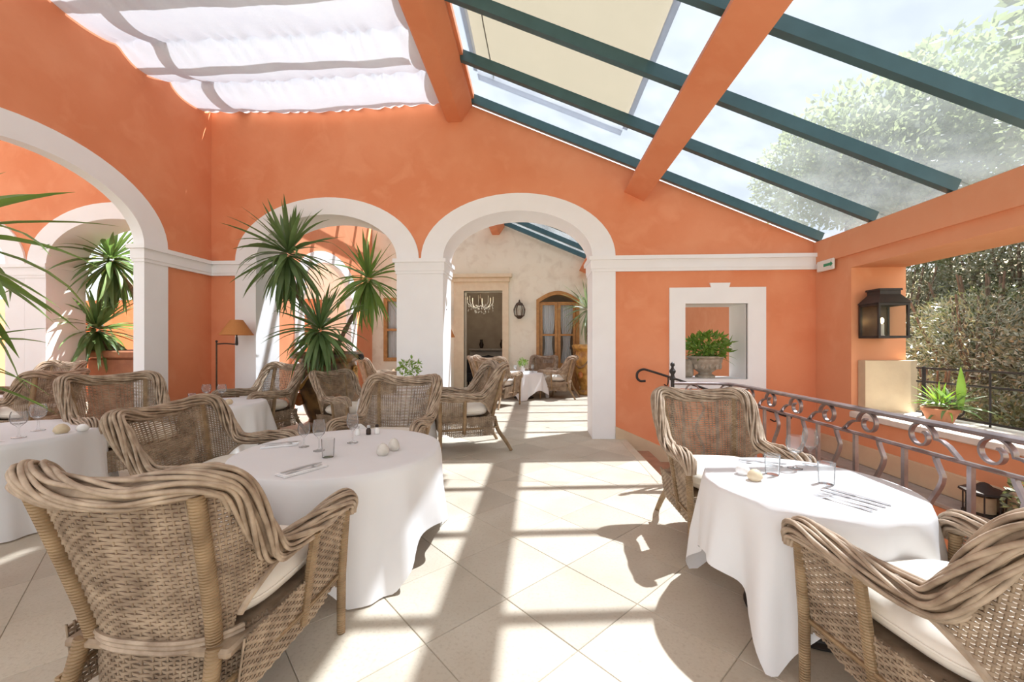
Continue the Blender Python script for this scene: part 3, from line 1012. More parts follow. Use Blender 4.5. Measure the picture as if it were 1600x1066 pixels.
def make_cloth(x, y, r, half, rot, label, seed, floor_gap=0.012, spread=0.06):
    rg = random.Random(seed)
    b = MB()
    SEG = 192
    z0 = TZ + 0.004
    ph = [rg.uniform(0, 2 * PI) for _ in range(6)]
    rows = []
    for q in (0.001, 0.25, 0.5, 0.75, 0.92, 0.985):
        rows.append([(r * q * math.cos(2 * PI * k / SEG), r * q * math.sin(2 * PI * k / SEG), z0) for k in range(SEG)])
    ND = 16
    for d in range(0, ND + 1):
        t = d / ND
        row = []
        for k in range(SEG):
            a = 2 * PI * k / SEG
            da = (a - rot + PI / 4) % (PI / 2) - PI / 4
            edge = half / max(0.709, math.cos(da))
            edge = min(edge, half * 1.41)
            drop = edge - r
            corner = abs(da) / (PI / 4)
            drop = min(drop, TZ - floor_gap)
            zz = z0 - 0.006 - drop * t if t > 0 else z0 - 0.004
            fold = (0.55 * math.sin(9 * a + ph[0]) + 0.45 * math.sin(14 * a + ph[1]) + 0.30 * math.sin(5 * a + ph[2]))
            fold = math.copysign(abs(fold) ** 1.15, fold)
            dd = drop * t
            rad = r + 0.004 + 0.010 * min(1, dd / 0.05) + (spread * 0.6 + 0.05 * corner ** 3) * (dd / 0.6) + 0.058 * fold * min(1.0, dd / 0.42) * (0.7 + 0.6 * corner)
            rad += 0.006 * math.sin(23 * a + ph[3]) * t
            row.append((rad * math.cos(a), rad * math.sin(a), zz))
        rows.append(row)
    b.grid(rows, closed_u=True)
    o = obj('tablecloth', b, 'cloth', loc=(x, y, 0.001), fix=False, angle=70)
    return tag(o, label, 'tablecloth', 'white floor-length tablecloths')
rad = math.radians
tables = [
    (-1.40, 2.82, 0.69, 1.145, rad(-52 - 45), 'big round table in left centre under white cloth', 'long white cloth on the big round table with the two pale salt eggs', 3),
    (1.455, 2.28, 0.485, 0.87, rad(227 - 45), 'round table on dark disc base beside the iron railing', 'sunlit white cloth on the small table beside the iron railing', 5),
    (-4.62, 3.10, 0.70, 1.16, rad(20), 'round table cropped at the left edge under pressed white cloth', 'pressed white cloth with square creases on the table at left edge', 9),
    (-2.0, 5.62, 0.50, 0.98, rad(30), 'round table behind the central chair carrying the flower vase', 'white cloth on the table with the flower vase before the pillar', 11),
    (-4.15, 5.0, 0.53, 1.0, rad(10), 'round table beside the orange-shaded floor lamp', 'white cloth on the table beside the orange-shaded lamp', 13),
    (-8.15, 5.05, 0.55, 1.02, rad(5), 'round table through the left arch between dark chairs', 'white cloth on the glass-laden table through the left arch', 17),
    (-0.35, 11.25, 0.58, 1.05, rad(45), 'round table in the bright far room under white cloth', 'white cloth on the far room table with the small green posy', 19),
    (-3.45, 10.95, 0.55, 1.05, rad(15), 'round table beyond the yucca arch in the far room', 'white cloth on the far table beyond the yucca arch', 23),
]
for (x, y, r, h, ro, l1, l2, sd) in tables:
    make_table(x, y, r, l1)
    make_cloth(x, y, r, h, ro, l2, sd)
TT = TZ + 0.0065

# glasses, cutlery, ceramics
def lathe_glass(kind):
    b = MB()
    if kind == 'wine':
        prof = [(0.001, 0.0), (0.034, 0.0), (0.035, 0.003), (0.012, 0.008), (0.005, 0.02), (0.0045, 0.075), (0.012, 0.088), (0.030, 0.105), (0.038, 0.130), (0.036, 0.165), (0.031, 0.195)]
        inner = [(0.0295, 0.195), (0.0345, 0.165), (0.0365, 0.130), (0.0285, 0.106), (0.001, 0.092)]
    elif kind == 'balloon':
        prof = [(0.001, 0.0), (0.036, 0.0), (0.037, 0.003), (0.012, 0.008), (0.005, 0.02), (0.0045, 0.070), (0.014, 0.082), (0.037, 0.105), (0.045, 0.135), (0.042, 0.165), (0.036, 0.185)]
        inner = [(0.0345, 0.185), (0.0405, 0.165), (0.0435, 0.135), (0.0355, 0.106), (0.001, 0.087)]
    else:
        prof = [(0.001, 0.0), (0.030, 0.0), (0.032, 0.004), (0.037, 0.105)]
        inner = [(0.0355, 0.105), (0.0305, 0.012), (0.001, 0.010)]
    b.lathe(prof + inner, 24, cap=False)
    return b.mesh(kind + '_glass')
G = {k: lathe_glass(k) for k in ('wine', 'balloon', 'tumbler')}
def glass(kind, x, y, label, group, s=1.0):
    nm = {'wine': 'wine_glass', 'balloon': 'balloon_glass', 'tumbler': 'water_tumbler'}[kind]
    o = link(nm, G[kind], 'glass', None, (x, y, TT), scale=s)
    return tag(o, label, 'glass', group)
for k, x, y, lab, s in (
    ('wine', -1.53, 2.74, 'wine glass in the middle of the big table, between two glasses', 1.12),
    ('wine', -1.40, 2.98, 'tall wine glass near the cruets on the big table', 1.15),
    ('balloon', -1.70, 2.84, 'low wine glass at the knife tip of the big table', 0.95),
    ('tumbler', -1.385, 2.59, 'plain tumbler nearest the folded napkin on the big table', 1.15)):
    glass(k, x, y, lab, 'glasses on the big round table', s)
for k, x, y, lab, s in (
    ('tumbler', 1.36, 2.40, 'short tumbler nearest the pebble stones on the railing table', 1.1),
    ('balloon', 1.56, 2.52, 'balloon wine glass in the middle of the railing table', 1.08),
    ('wine', 1.70, 2.60, 'tall wine glass closest to the iron railing', 1.15),
    ('tumbler', 1.555, 2.25, 'clear tumbler at the knife tips of the railing table', 1.1)):
    glass(k, x, y, lab, 'glasses on the railing table', s)
for k, x, y, lab, s in (
    ('balloon', -4.16, 2.98, 'front balloon glass on the table at left edge', 1.15),
    ('balloon', -4.34, 3.24, 'rear balloon glass on the table at left edge', 1.25),
    ('wine', -4.46, 2.98, 'wine glass cut by the left picture edge', 1.1)):
    glass(k, x, y, lab, 'glasses on the left edge table', s)
for k, x, y, lab, s in (
    ('balloon', -4.42, 5.12, 'left balloon glass beside the floor lamp pole', 1.2),
    ('balloon', -4.22, 5.14, 'right balloon glass beside the floor lamp pole', 1.2),
    ('tumbler', -4.52, 5.0, 'tumbler left of the two balloon glasses on the lamp table', 1.1)):
    glass(k, x, y, lab, 'glasses on the lamp table', s)
for k, x, y, lab, s in (
    ('wine', -8.30, 5.02, 'dark-rimmed wine glass on the table through the left arch', 1.1),
    ('balloon', -8.05, 5.20, 'balloon glass on the table through the left arch', 1.1),
    ('balloon', -7.88, 5.02, 'balloon glass nearest the cushioned dark chair', 1.1)):
    glass(k, x, y, lab, 'glasses on the arch table', s)
for k, x, y, lab, s in (('wine', -0.10, 11.12, 'wine glass right of the posy in the far room', 1.1), ('balloon', -0.58, 11.1, 'wine glass left of the posy in the far room', 1.1)):
    glass(k, x, y, lab, 'glasses on the far table', s)

def cut_mesh(kind):
    b = MB()
    prof = []
    def strip(pts, th=0.0016):
        top = []; 
        n = len(pts)
        vs = []
        for (l, w, z) in pts:
            vs += [(l, -w, z), (l, w, z), (l, w, z + th * 1.6), (l, -w, z + th * 1.6)]
        fs = [(0, 1, 2, 3), (4 * n - 4, 4 * n - 1, 4 * n - 2, 4 * n - 3)]
        for i in range(n - 1):
            for k in range(4):
                k2 = (k + 1) % 4
                fs.append((4 * i + k, 4 * i + 4 + k, 4 * i + 4 + k2, 4 * i + k2))
        b.add(vs, fs)
    if kind == 'knife':
        strip([(-0.11, 0.006, 0.002), (-0.10, 0.0085, 0.001), (-0.03, 0.007, 0.003), (0.0, 0.006, 0.004), (0.02, 0.010, 0.002), (0.09, 0.0095, 0.001), (0.115, 0.005, 0.001), (0.122, 0.001, 0.001)])
    else:
        strip([(-0.10, 0.008, 0.001), (-0.09, 0.0095, 0.0008), (-0.02, 0.0045, 0.006), (0.03, 0.004, 0.010), (0.05, 0.011, 0.006), (0.065, 0.0125, 0.003)])
        for q in (-0.0105, -0.0035, 0.0035, 0.0105):
            b.tube([(0.064, q, 0.004), (0.085, q, 0.001), (0.105, q * 0.95, 0.006)], 0.0016, 5)
    return b.mesh(kind)
CUT = {k: cut_mesh(k) for k in ('knife', 'fork')}
def cutlery(kind, x, y, a, lab, group, z=TT, s=1.0):
    o = link('table_' + kind, CUT[kind], 'steel', None, (x, y, z), (0, 0, rad(a)), s)
    return tag(o, lab, kind, group)
def napkin(x, y, a, lx, ly, lab):
    b = MB()
    b.box(-lx, lx, -ly, ly, 0.0, 0.006, 0.003)
    b.box(-lx + 0.004, lx - 0.006, -ly + 0.003, ly - 0.002, 0.006, 0.012, 0.003)
    o = obj('folded_napkin', b, 'napkin', loc=(x, y, TT), rot=(0, 0, rad(a)))
    return tag(o, lab, 'napkin')
g = 'cutlery on the big round table'
napkin(-1.385, 2.30, 62, 0.135, 0.055, 'folded white napkin under the cutlery at the front of the big table')
cutlery('knife', -1.40, 2.31, 62, 'knife lying on the front napkin of the big table', g, TT + 0.0125, 1.1)
cutlery('fork', -1.365, 2.28, 60, 'fork lying on the front napkin of the big table', g, TT + 0.0125, 1.05)
napkin(-1.90, 2.86, 28, 0.12, 0.05, 'folded white napkin at the left side of the big table')
cutlery('knife', -1.91, 2.89, 30, 'knife on the left napkin of the big table', g, TT + 0.0125, 1.1)
cutlery('fork', -1.87, 2.84, 28, 'fork on the left napkin of the big table', g, TT + 0.0125, 1.05)
g = 'cutlery on the railing table'
for x0, y0, x1, y1, k, lab in (
    (1.50, 2.20, 1.655, 1.935, 'knife', 'outer knife in the near setting of the railing table'),
    (1.455, 2.17, 1.61, 1.915, 'knife', 'inner knife in the near setting of the railing table'),
    (1.41, 2.13, 1.555, 1.885, 'fork', 'outer fork in the near setting of the railing table'),
    (1.37, 2.10, 1.51, 1.865, 'fork', 'inner fork in the near setting of the railing table'),
    (1.36, 2.68, 1.53, 2.62, 'knife', 'knife in the far setting of the railing table'),
    (1.32, 2.63, 1.48, 2.56, 'fork', 'fork in the far setting of the railing table')):
    cutlery(k, (x0 + x1) / 2, (y0 + y1) / 2, math.degrees(math.atan2(y0 - y1, x0 - x1)), lab, g, TT, 1.15)
cutlery('fork', -4.30, 2.84, 30, 'fork on the table at the left edge', 'cutlery on the left edge table')
cutlery('knife', -4.22, 2.80, 32, 'knife on the table at the left edge', 'cutlery on the left edge table')

def pebble(x, y, a, r, sz, m, lab, cat, holes=True, nm='salt_egg'):
    b = MB()
    b.lathe([(0.001, 0.0), (r * 0.7, 0.0), (r * 0.97, r * 0.35), (r, r * 0.6 * sz), (r * 0.9, r * 1.15 * sz), (r * 0.62, r * 1.62 * sz), (r * 0.3, r * 1.86 * sz), (0.001, r * 1.92 * sz)], 20, cap=False, sx=1.0, sy=0.86)
    t = obj(nm, b, m, loc=(x, y, TT), rot=(0, 0, rad(a)))
    tag(t, lab, cat)
    if holes:
        b = MB()
        for q in range(3):
            b.sphere((0.006 * math.cos(q * 2.1), 0.006 * math.sin(q * 2.1), r * 1.87 * sz), 0.0018, 6, 4)
        obj('pouring_hole', b, 'blackiron', t)
    return t
pebble(-1.04, 2.66, 20, 0.042, 1.0, 'pebble', 'pale grey salt egg nearer the front of the big table', 'salt shaker')
pebble(-1.01, 2.79, -20, 0.042, 1.05, 'pebble', 'grey pepper egg behind its paler twin on the big table', 'pepper shaker')
pebble(1.205, 2.29, 20, 0.042, 0.75, 'sand', 'sandy round salt stone at the left rim of the railing table', 'salt shaker')
pebble(1.19, 2.39, -20, 0.038, 0.8, 'porcelain', 'white salt stone behind the sandy one on the railing table', 'salt shaker')
pebble(-4.02, 3.16, 30, 0.052, 0.8, 'sand', 'sandy round stone on the table at left edge', 'salt shaker')
pebble(-3.95, 3.26, 30, 0.045, 0.7, 'porcelain', 'white round stone beside the sandy one at left edge', 'salt shaker')
pebble(-3.88, 4.84, 30, 0.045, 0.8, 'sand', 'sandy stone shaker on the table beside the floor lamp', 'salt shaker')
def cruet(x, y, m, capm, lab):
    b = MB(); b.lathe([(0.001, 0), (0.018, 0), (0.02, 0.004), (0.02, 0.04), (0.012, 0.05), (0.010, 0.056)], 16)
    t = obj('cruet', b, m, loc=(x, y, TT)); tag(t, lab, 'cruet', 'cruets on the big round table')
    b = MB(); b.lathe([(0.013, 0.056), (0.014, 0.060), (0.014, 0.074), (0.008, 0.080)], 16)
    obj('cap', b, capm, t)
cruet(-1.48, 3.24, 'porcelain', 'steel', 'white cruet pot next to the dark pepper mill')
cruet(-1.40, 3.27, 'darkwood', 'steel', 'small dark pepper mill at the rear of the big table')
cruet(-1.34, 3.30, 'porcelain', 'darkwood', 'white mill with dark cap at the rear of the big table')

# ------------------------------------------------------------------ plants
def leaf_mesh(droop, w=0.5, wid=0.03, n=7, name='leaf'):
    b = MB()
    vs = []
    x = z = 0.0
    ang = 0.0
    for i in range(n + 1):
        t = i / n
        ww = wid * (0.55 + 0.9 * t * 1.4 if t < 0.35 else 1.19 * (1 - ((t - 0.35) / 0.65) ** 1.7)) + 0.0012
        nx, nz = math.sin(ang), math.cos(ang)
        vs += [(x + nx * ww * 0.35, ww, z + nz * ww * 0.35), (x, 0, z), (x + nx * ww * 0.35, -ww, z + nz * ww * 0.35)]
        ang += droop / n * (0.5 + t)
        x += math.cos(ang) / n; z -= math.sin(ang) / n
    fs = []
    for i in range(n):
        a = 3 * i
        fs += [(a, a + 3, a + 4, a + 1), (a + 1, a + 4, a + 5, a + 2)]
    b.add(vs, fs)
    return b.mesh(name, fix=False, angle=80)
LEAF = {}
def get_leaf(m, k, wid=0.030):
    key = (m, k, wid)
    if key not in LEAF:
        me = leaf_mesh((0.05, 0.35, 0.8, 1.35)[k], wid=wid)
        me.materials.append(M[m])
        LEAF[key] = me
    return LEAF[key]
def yucca_head(parent, c, n, length, m, seed, emin=-65, emax=82, wid=0.030, azlim=None):
    rg = random.Random(seed)
    for i in range(n):
        t = (i + 0.5) / n
        e = emax + (emin - emax) * t ** 0.95 + rg.uniform(-10, 10)
        az = i * 137.5 + rg.uniform(-15, 15)
        if azlim:
            az = azlim[0] + (azlim[1] - azlim[0]) * rg.random()
        k = 0 if e > 55 else (1 if e > 25 else (2 if e > -15 else 1))
        if rg.random() < 0.2: k = min(3, k + 1)
        L2 = length * rg.uniform(0.78, 1.1) * (0.85 if e > 60 else 1.0)
        base = Vector(c) + Vector((0.03 * math.cos(rad(az)), 0.03 * math.sin(rad(az)), (e - 10) * 0.0013))
        link('leaf', get_leaf(m, k, wid), None, parent, base, (rg.uniform(-0.5, 0.5), -rad(e), rad(az)), (L2, L2 * rg.uniform(0.75, 1.1), L2))
def trunk(parent, pts, r0, r1):
    P = catmull(pts, 6)
    b = MB(); b.tube(P, lambda t: r0 + (r1 - r0) * t + 0.006 * math.sin(t * 60), 10)
    obj('trunk', b, 'trunk', parent)
def anduze(parent, s, h, m, handles=True):
    prof = [(0.34, 0.0), (0.36, 0.03), (0.34, 0.07), (0.28, 0.10), (0.27, 0.14), (0.31, 0.20), (0.40, 0.42), (0.44, 0.66), (0.43, 0.80), (0.40, 0.86), (0.46, 0.89), (0.53, 0.92), (0.54, 0.97), (0.50, 1.0), (0.44, 1.0), (0.42, 0.95), (0.001, 0.93)]
    b = MB(); b.lathe([(r * s, z * h) for r, z in prof], 40, cap=False)
    pot = obj('urn', b, m, parent)
    for k in range(4):
        a0 = k * PI / 2 + PI / 4
        b = MB()
        pts = []
        for i in range(13):
            q = i / 12
            a = a0 + (q - 0.5) * PI / 2
            z = (0.76 - 0.22 * math.sin(PI * q)) * h
            rr_ = (0.44 - 0.02 * math.sin(PI * q) + 0.01) * s
            pts.append((rr_ * math.cos(a), rr_ * math.sin(a), z))
        b.tube(pts, lambda t: 0.014 * s + 0.022 * s * math.sin(PI * t) + 0.004 * math.sin(t * 50), 8)
        obj('garland', b, 'anduze_y' if m == 'anduze' else 'anduze', pot)
        b = MB()
        a = k * PI / 2
        for q in range(8):
            aa = q * PI / 4
            b.sphere((0.45 * s * math.cos(a), 0.45 * s * math.sin(a), 0.76 * h), 0.045 * s, 10, 6)
            b.sphere((0.455 * s * math.cos(a) - 0.06 * s * math.cos(aa) * math.sin(a), 0.455 * s * math.sin(a) + 0.06 * s * math.cos(aa) * math.cos(a), 0.76 * h + 0.06 * s * math.sin(aa)), 0.024 * s, 8, 5)
        obj('rosette', b, 'anduze_y' if m == 'anduze' else 'anduze', pot)
        b = MB(); am = k * PI / 2 + PI / 4
        b.sphere((0.415 * s * math.cos(am), 0.415 * s * math.sin(am), 0.40 * h), 0.085 * s, 14, 8, sz=1.2)
        obj('medallion', b, 'medallion', pot)
    if handles:
        for k in (0, 1, 2, 3):
            a = k * PI / 2
            b = MB(); b.sphere((0.55 * s * math.cos(a), 0.55 * s * math.sin(a), 0.93 * h), 0.05 * s, 10, 8)
            obj('knob', b, 'blackiron', pot)
    b = MB(); b.lathe([(0.001, 0.945 * h), (0.42 * s, 0.94 * h), (0.42 * s, 0.93 * h)], 24, cap=False)
    obj('soil', b, 'soil', parent)
    return pot

p1 = thing('potted_yucca', 'tall yucca with three leafy heads in a brown glazed urn under the arch', 'plant', (-3.74, 6.98, 0.001))
anduze(p1, 1.12, 1.36, 'anduze')
def rel(p, w): return (w[0] - p.location[0], w[1] - p.location[1], w[2])
hA, hB, hC = rel(p1, (-3.86, 6.02, 2.90)), rel(p1, (-2.90, 6.75, 2.62)), rel(p1, (-3.50, 6.30, 1.72))
trunk(p1, [(-0.12, 0, 1.25), (-0.18, -0.05, 1.7), (-0.24, -0.5, 2.3), (hA[0], hA[1], hA[2] - 0.13)], 0.055, 0.03)
trunk(p1, [(0.10, 0.02, 1.25), (0.25, 0.0, 1.6), (0.55, -0.05, 2.1), (hB[0], hB[1], hB[2] - 0.13)], 0.05, 0.028)
trunk(p1, [(0.0, -0.08, 1.25), (0.10, -0.4, 1.5), (hC[0], hC[1], hC[2] - 0.13)], 0.05, 0.03)
yucca_head(p1, hA, 122, 0.84, 'leafdark', 1, emin=-88, wid=0.042)
yucca_head(p1, hB, 76, 0.80, 'leaf', 2, emin=-88, wid=0.040)
yucca_head(p1, hC, 102, 0.80, 'leafdark', 3, emin=-85, wid=0.042)

p2 = thing('potted_yucca', 'bushy yucca in terracotta planter seen through the left arch', 'plant', (-8.12, 7.62, 0.001))
b = MB()
b.box(-0.52, 0.52, -0.42, 0.42, 0.0, 1.22, 0.03); b.box(-0.58, 0.58, -0.48, 0.48, 1.22, 1.37, 0.03); b.box(-0.56, 0.56, -0.46, 0.46, 0.0, 0.16, 0.02)
obj('planter_box', b, 'terracotta', p2)
b = MB(); b.box(-0.50, 0.50, -0.40, 0.40, 1.36, 1.385)
obj('soil', b, 'soil', p2)
hA, hB, hC = rel(p2, (-8.12, 7.2, 3.12)), rel(p2, (-8.48, 7.25, 1.78)), rel(p2, (-8.25, 7.3, 3.3))
trunk(p2, [(0.22, 0, 1.3), (0.30, -0.1, 1.8), (0.38, -0.3, 2.4), (hA[0], hA[1], hA[2] - 0.13)], 0.06, 0.05)
trunk(p2, [(-0.3, -0.1, 1.3), (hB[0], hB[1], hB[2] - 0.13)], 0.05, 0.045)
yucca_head(p2, hA, 130, 0.95, 'leafdark', 4, emin=-88, wid=0.042)
yucca_head(p2, hB, 120, 0.90, 'leafdark', 5, emin=-70, wid=0.042)

p3 = thing('potted_yucca', 'big yucca beyond the left picture edge, only long leaf tips showing', 'plant', (-3.35, 1.80, 0.001))
b = MB(); b.lathe([(0.001, 0), (0.15, 0), (0.16, 0.02), (0.21, 0.36), (0.235, 0.37), (0.235, 0.43), (0.20, 0.43), (0.19, 0.38), (0.001, 0.37)], 28, cap=False)
obj('pot', b, 'terracotta', p3)
trunk(p3, [(0, 0, 0.36), (0.02, 0.02, 0.9), (0.06, 0.05, 1.5), (0.10, 0.1, 1.98)], 0.05, 0.042)
trunk(p3, [(-0.05, 0.03, 0.36), (-0.06, 0.1, 0.7), (-0.05, 0.16, 1.2)], 0.045, 0.04)
yucca_head(p3, (0.10, 0.1, 2.05), 66, 0.76, 'leaf', 14, emin=-70, wid=0.044)
yucca_head(p3, (-0.05, 0.16, 1.40), 40, 0.62, 'leaf', 7, emin=-40, wid=0.032)

p4 = thing('potted_yucca', 'pale yucca in an ochre glazed urn in the far room', 'plant', (1.58, 12.2, 0.001))
anduze(p4, 0.95, 1.50, 'anduze_y')
trunk(p4, [(0, 0, 1.4), (-0.03, -0.05, 1.9), (-0.05, -0.1, 2.45)], 0.055, 0.05)
yucca_head(p4, (-0.05, -0.1, 2.55), 70, 0.95, 'leafpale', 8, emin=-75, wid=0.034)

def bunch(n, r, seed, m, lw=0.02, ll=0.07, sz=1.0, dense=False):
    """many small leaves in a crown: one mesh"""
    rg = random.Random(seed)
    vs, fs = [], []
    for i in range(n):
        d = Vector((rg.gauss(0, 1), rg.gauss(0, 1), rg.gauss(0, 1))).normalized()
        q = r * (rg.random() ** (0.33 if not dense else 0.2))
        c = Vector((d.x * q, d.y * q, d.z * q * sz))
        a = Vector((rg.gauss(0, 1), rg.gauss(0, 1), rg.gauss(0.3, 1))).normalized()
        a = (a + d * 0.8).normalized()
        s_ = a.orthogonal().normalized()
        s_.rotate(Matrix.Rotation(rg.uniform(0, 6.28), 3, a))
        l = ll * rg.uniform(0.6, 1.2); w = lw * rg.uniform(0.7, 1.2)
        o = len(vs)
        vs += [tuple(c), tuple(c + a * l * 0.5 + s_ * w), tuple(c + a * l), tuple(c + a * l * 0.5 - s_ * w)]
        fs.append((o, o + 1, o + 2, o + 3))
    me = bpy.data.meshes.new('foliage')
    me.from_pydata(vs, [], fs)
    me.materials.append(M[m])
    return me

# planter in the niche window
pn = thing('niche_planter', 'leafy green plant in a carved stone urn on the white niche sill', 'plant', (2.74, 6.70, 0.951))
b = MB()
b.lathe([(0.001, 0), (0.15, 0), (0.15, 0.03), (0.10, 0.06), (0.10, 0.08), (0.20, 0.16), (0.255, 0.26), (0.25, 0.30), (0.28, 0.32), (0.28, 0.345), (0.24, 0.35), (0.22, 0.31), (0.001, 0.30)], 32, cap=False)
b.box(-0.40, -0.20, -0.08, 0.08, 0.0, 0.30, 0.03)
pu = obj('urn', b, 'urnstone', pn)
for k in range(12):
    b = MB(); a = k * PI / 6
    b.sphere((0.215 * math.cos(a), 0.215 * math.sin(a), 0.19), 0.035, 8, 6, sz=1.6)
    obj('gadroon', b, 'urnstone', pu)
o = link('foliage', bunch(520, 0.34, 31, 'fern', 0.022, 0.13, 0.62), None, pn, (0.03, 0, 0.50), kind='stuff')
rg = random.Random(5)
for k in range(26):
    az = k * 137.5; e = rg.uniform(0, 75)
    link('leaf', get_leaf('fern', 2, 0.034), None, pn, (0.02, 0, 0.34), (0, -rad(e), rad(az)), (rg.uniform(0.32, 0.5),) * 3)

# flower arrangements on tables
def posy(x, y, h, r, label, flower=None, seed=1, vase='porcelain'):
    t = thing('flower_vase', label, 'vase', (x, y, TT))
    b = MB(); b.lathe([(0.001, 0), (0.045, 0), (0.05, 0.02), (0.055, h * 0.35), (0.035, h * 0.5), (0.045, h * 0.56), (0.04, h * 0.56), (0.03, h * 0.5), (0.001, h * 0.45)], 20, cap=False)
    obj('vase', b, vase, t)
    link('foliage', bunch(150, r, seed, 'fern', 0.014, 0.075, 0.8), None, t, (0, 0, h * 0.56 + r * 0.7), kind='stuff')
    if flower:
        rg = random.Random(seed)
        for k in range(9):
            b = MB()
            a = k * 2.4; e = rg.uniform(0.1, 1.2)
            c = (r * 0.9 * math.cos(a) * math.cos(e), r * 0.9 * math.sin(a) * math.cos(e), h * 0.56 + r * 0.7 + r * 0.8 * math.sin(e))
            for q in range(5):
                b.sphere((c[0] + 0.012 * math.cos(q * 1.257), c[1] + 0.012 * math.sin(q * 1.257), c[2]), 0.011, 6, 4, sz=0.6)
            obj('flower', b, flower, t)
posy(-1.80, 5.62, 0.58, 0.15, 'white and green flower arrangement in front of the white pillar', 'flower', 3)
posy(-0.38, 11.2, 0.30, 0.13, 'small bright green posy on the far room table', None, 4, 'porcelain')
posy(-7.55, 5.02, 0.34, 0.09, 'little white and pink posy behind the dark armchair', 'pink', 5)

# ------------------------------------------------------------------ wrought-iron railing
rail = thing('iron_railing', 'wrought-iron railing with scrolls and wavy bars beside the steps', 'railing', (0, 0, 0))
RH, RM, RB = 1.065, 0.905, 0.10
def rail_path(n=8):
    pts = [(1.46, 4.39), (1.75, 4.40), (1.98, 4.36), (2.05, 4.20), (2.06, 3.9), (2.06, 0.25)]
    P = catmull([(x, y, 0) for x, y in pts[:5]], n)
    P += [Vector((2.06, 3.9 - (3.9 - 0.25) * i / 16, 0)) for i in range(1, 17)]
    return P
RP = rail_path()
def lift(P, z): return [Vector((p.x, p.y, z)) for p in P]
b = MB(); b.tube(lift(RP, RH), 0, 8, flat=(0.014, 0.026)); obj('top_rail', b, 'iron', rail)
b = MB(); b.tube(lift(RP, RM), 0, 6, flat=(0.009, 0.018)); obj('middle_rail', b, 'iron', rail)
b = MB(); b.tube(lift(RP, RB), 0, 6, flat=(0.008, 0.014)); obj('bottom_rail', b, 'iron', rail)
arcl = [0.0]
for i in range(1, len(RP)): arcl.append(arcl[-1] + (RP[i] - RP[i - 1]).length)
def at_len(s):
    s = max(0.0, min(arcl[-1], s))
    for i in range(1, len(RP)):
        if arcl[i] >= s:
            t = (s - arcl[i - 1]) / (arcl[i] - arcl[i - 1])
            return RP[i - 1].lerp(RP[i], t)
    return RP[-1]
sY = lambda Y: arcl[-1] - (Y - 0.25)
pitch = 0.345
s_ref = sY(2.03)
k0 = int(-s_ref / pitch) ; 
k = -12
idx = 0
while True:
    s = s_ref + k * pitch
    if s > arcl[-1] - 0.05: break
    if s > 0.10:
        p = at_len(s)
        b = MB(); b.tube([Vector((p.x, p.y, RB)), Vector((p.x, p.y, RM))], 0, 4, flat=(0.0125, 0.0125)); obj('straight_bar', b, 'iron', rail)
    sw = s + pitch / 2
    if 0.10 < sw < arcl[-1]:
        b = MB(); pts = []
        for i in range(25):
            z = RM - (RM - RB) * i / 24
            q = at_len(sw + 0.042 * math.sin(2 * PI * i / 24 * 1.75 + 0.3) * min(1, i / 3))
            pts.append(Vector((q.x, q.y, z)))
        b.tube(pts, 0, 4, flat=(0.010, 0.013)); obj('wavy_bar', b, 'iron', rail)
    # scroll unit
    sc_ = s + 0.10
    fl = 1 if s > sY(2.70) else -1
    if sc_ > 0.12 and sc_ < arcl[-1] - 0.1:
        b = MB(); pts = []
        zc_ = (RH + RM) / 2
        for i in range(30):
            t = i / 29
            a = t * 2.35 * PI * 1.0
            r_ = 0.078 - 0.050 * t ** 1.1
            q = at_len(sc_ + fl * r_ * math.cos(a))
            pts.append(Vector((q.x, q.y, zc_ + r_ * math.sin(a) * 1.0)))
        nxt = []
        for (ds, dz) in ((pitch - 0.14, -0.078), (pitch - 0.20, -0.02), (pitch - 0.235, -0.002), (0.10, 0.0)):
            q = at_len(sc_ + fl * ds); nxt.append(Vector((q.x, q.y, zc_ + dz)))
        b.tube(nxt + pts, 0, 4, flat=(0.0065, 0.014)); obj('scroll', b, 'iron', rail)
    k += 1
# newel post with finial
b = MB()
b.tube([(1.455, 4.385, 0.0), (1.455, 4.385, 1.14)], 0.020, 10)
b.lathe([(0.03, 1.10), (0.034, 1.12), (0.022, 1.14), (0.018, 1.16), (0.032, 1.185), (0.034, 1.20), (0.016, 1.225), (0.012, 1.24), (0.024, 1.258), (0.020, 1.28), (0.001, 1.295)], 14, (1.455, 4.385, 0))
obj('newel_post', b, 'blackiron', rail)
# stair handrail along the wall with a curled end
b = MB()
hp = [(1.66, 6.22, 0.93), (1.58, 6.22, 0.93), (1.535, 6.22, 0.98), (1.545, 6.22, 1.06), (1.62, 6.22, 1.105), (1.72, 6.22, 1.085), (2.05, 6.22, 0.98), (2.62, 6.22, 0.79), (3.41, 6.22, 0.52), (3.80, 6.22, 0.39)]
hr = thing('stair_handrail', 'dark iron handrail with curled end running down along the wall', 'handrail', (0, 0, 0))
b.tube(catmull(hp, 6), 0, 6, flat=(0.016, 0.016)); obj('rail', b, 'blackiron', hr)
for x, z in ((2.0, 0.99), (2.9, 0.70), (3.6, 0.46)):
    b = MB(); b.tube(catmull([(x, 6.22, z - 0.01), (x, 6.23, z - 0.10), (x, 6.30, z - 0.14), (x, 6.40, z - 0.13)], 4), 0.010, 6)
    obj('bracket', b, 'blackiron', hr)

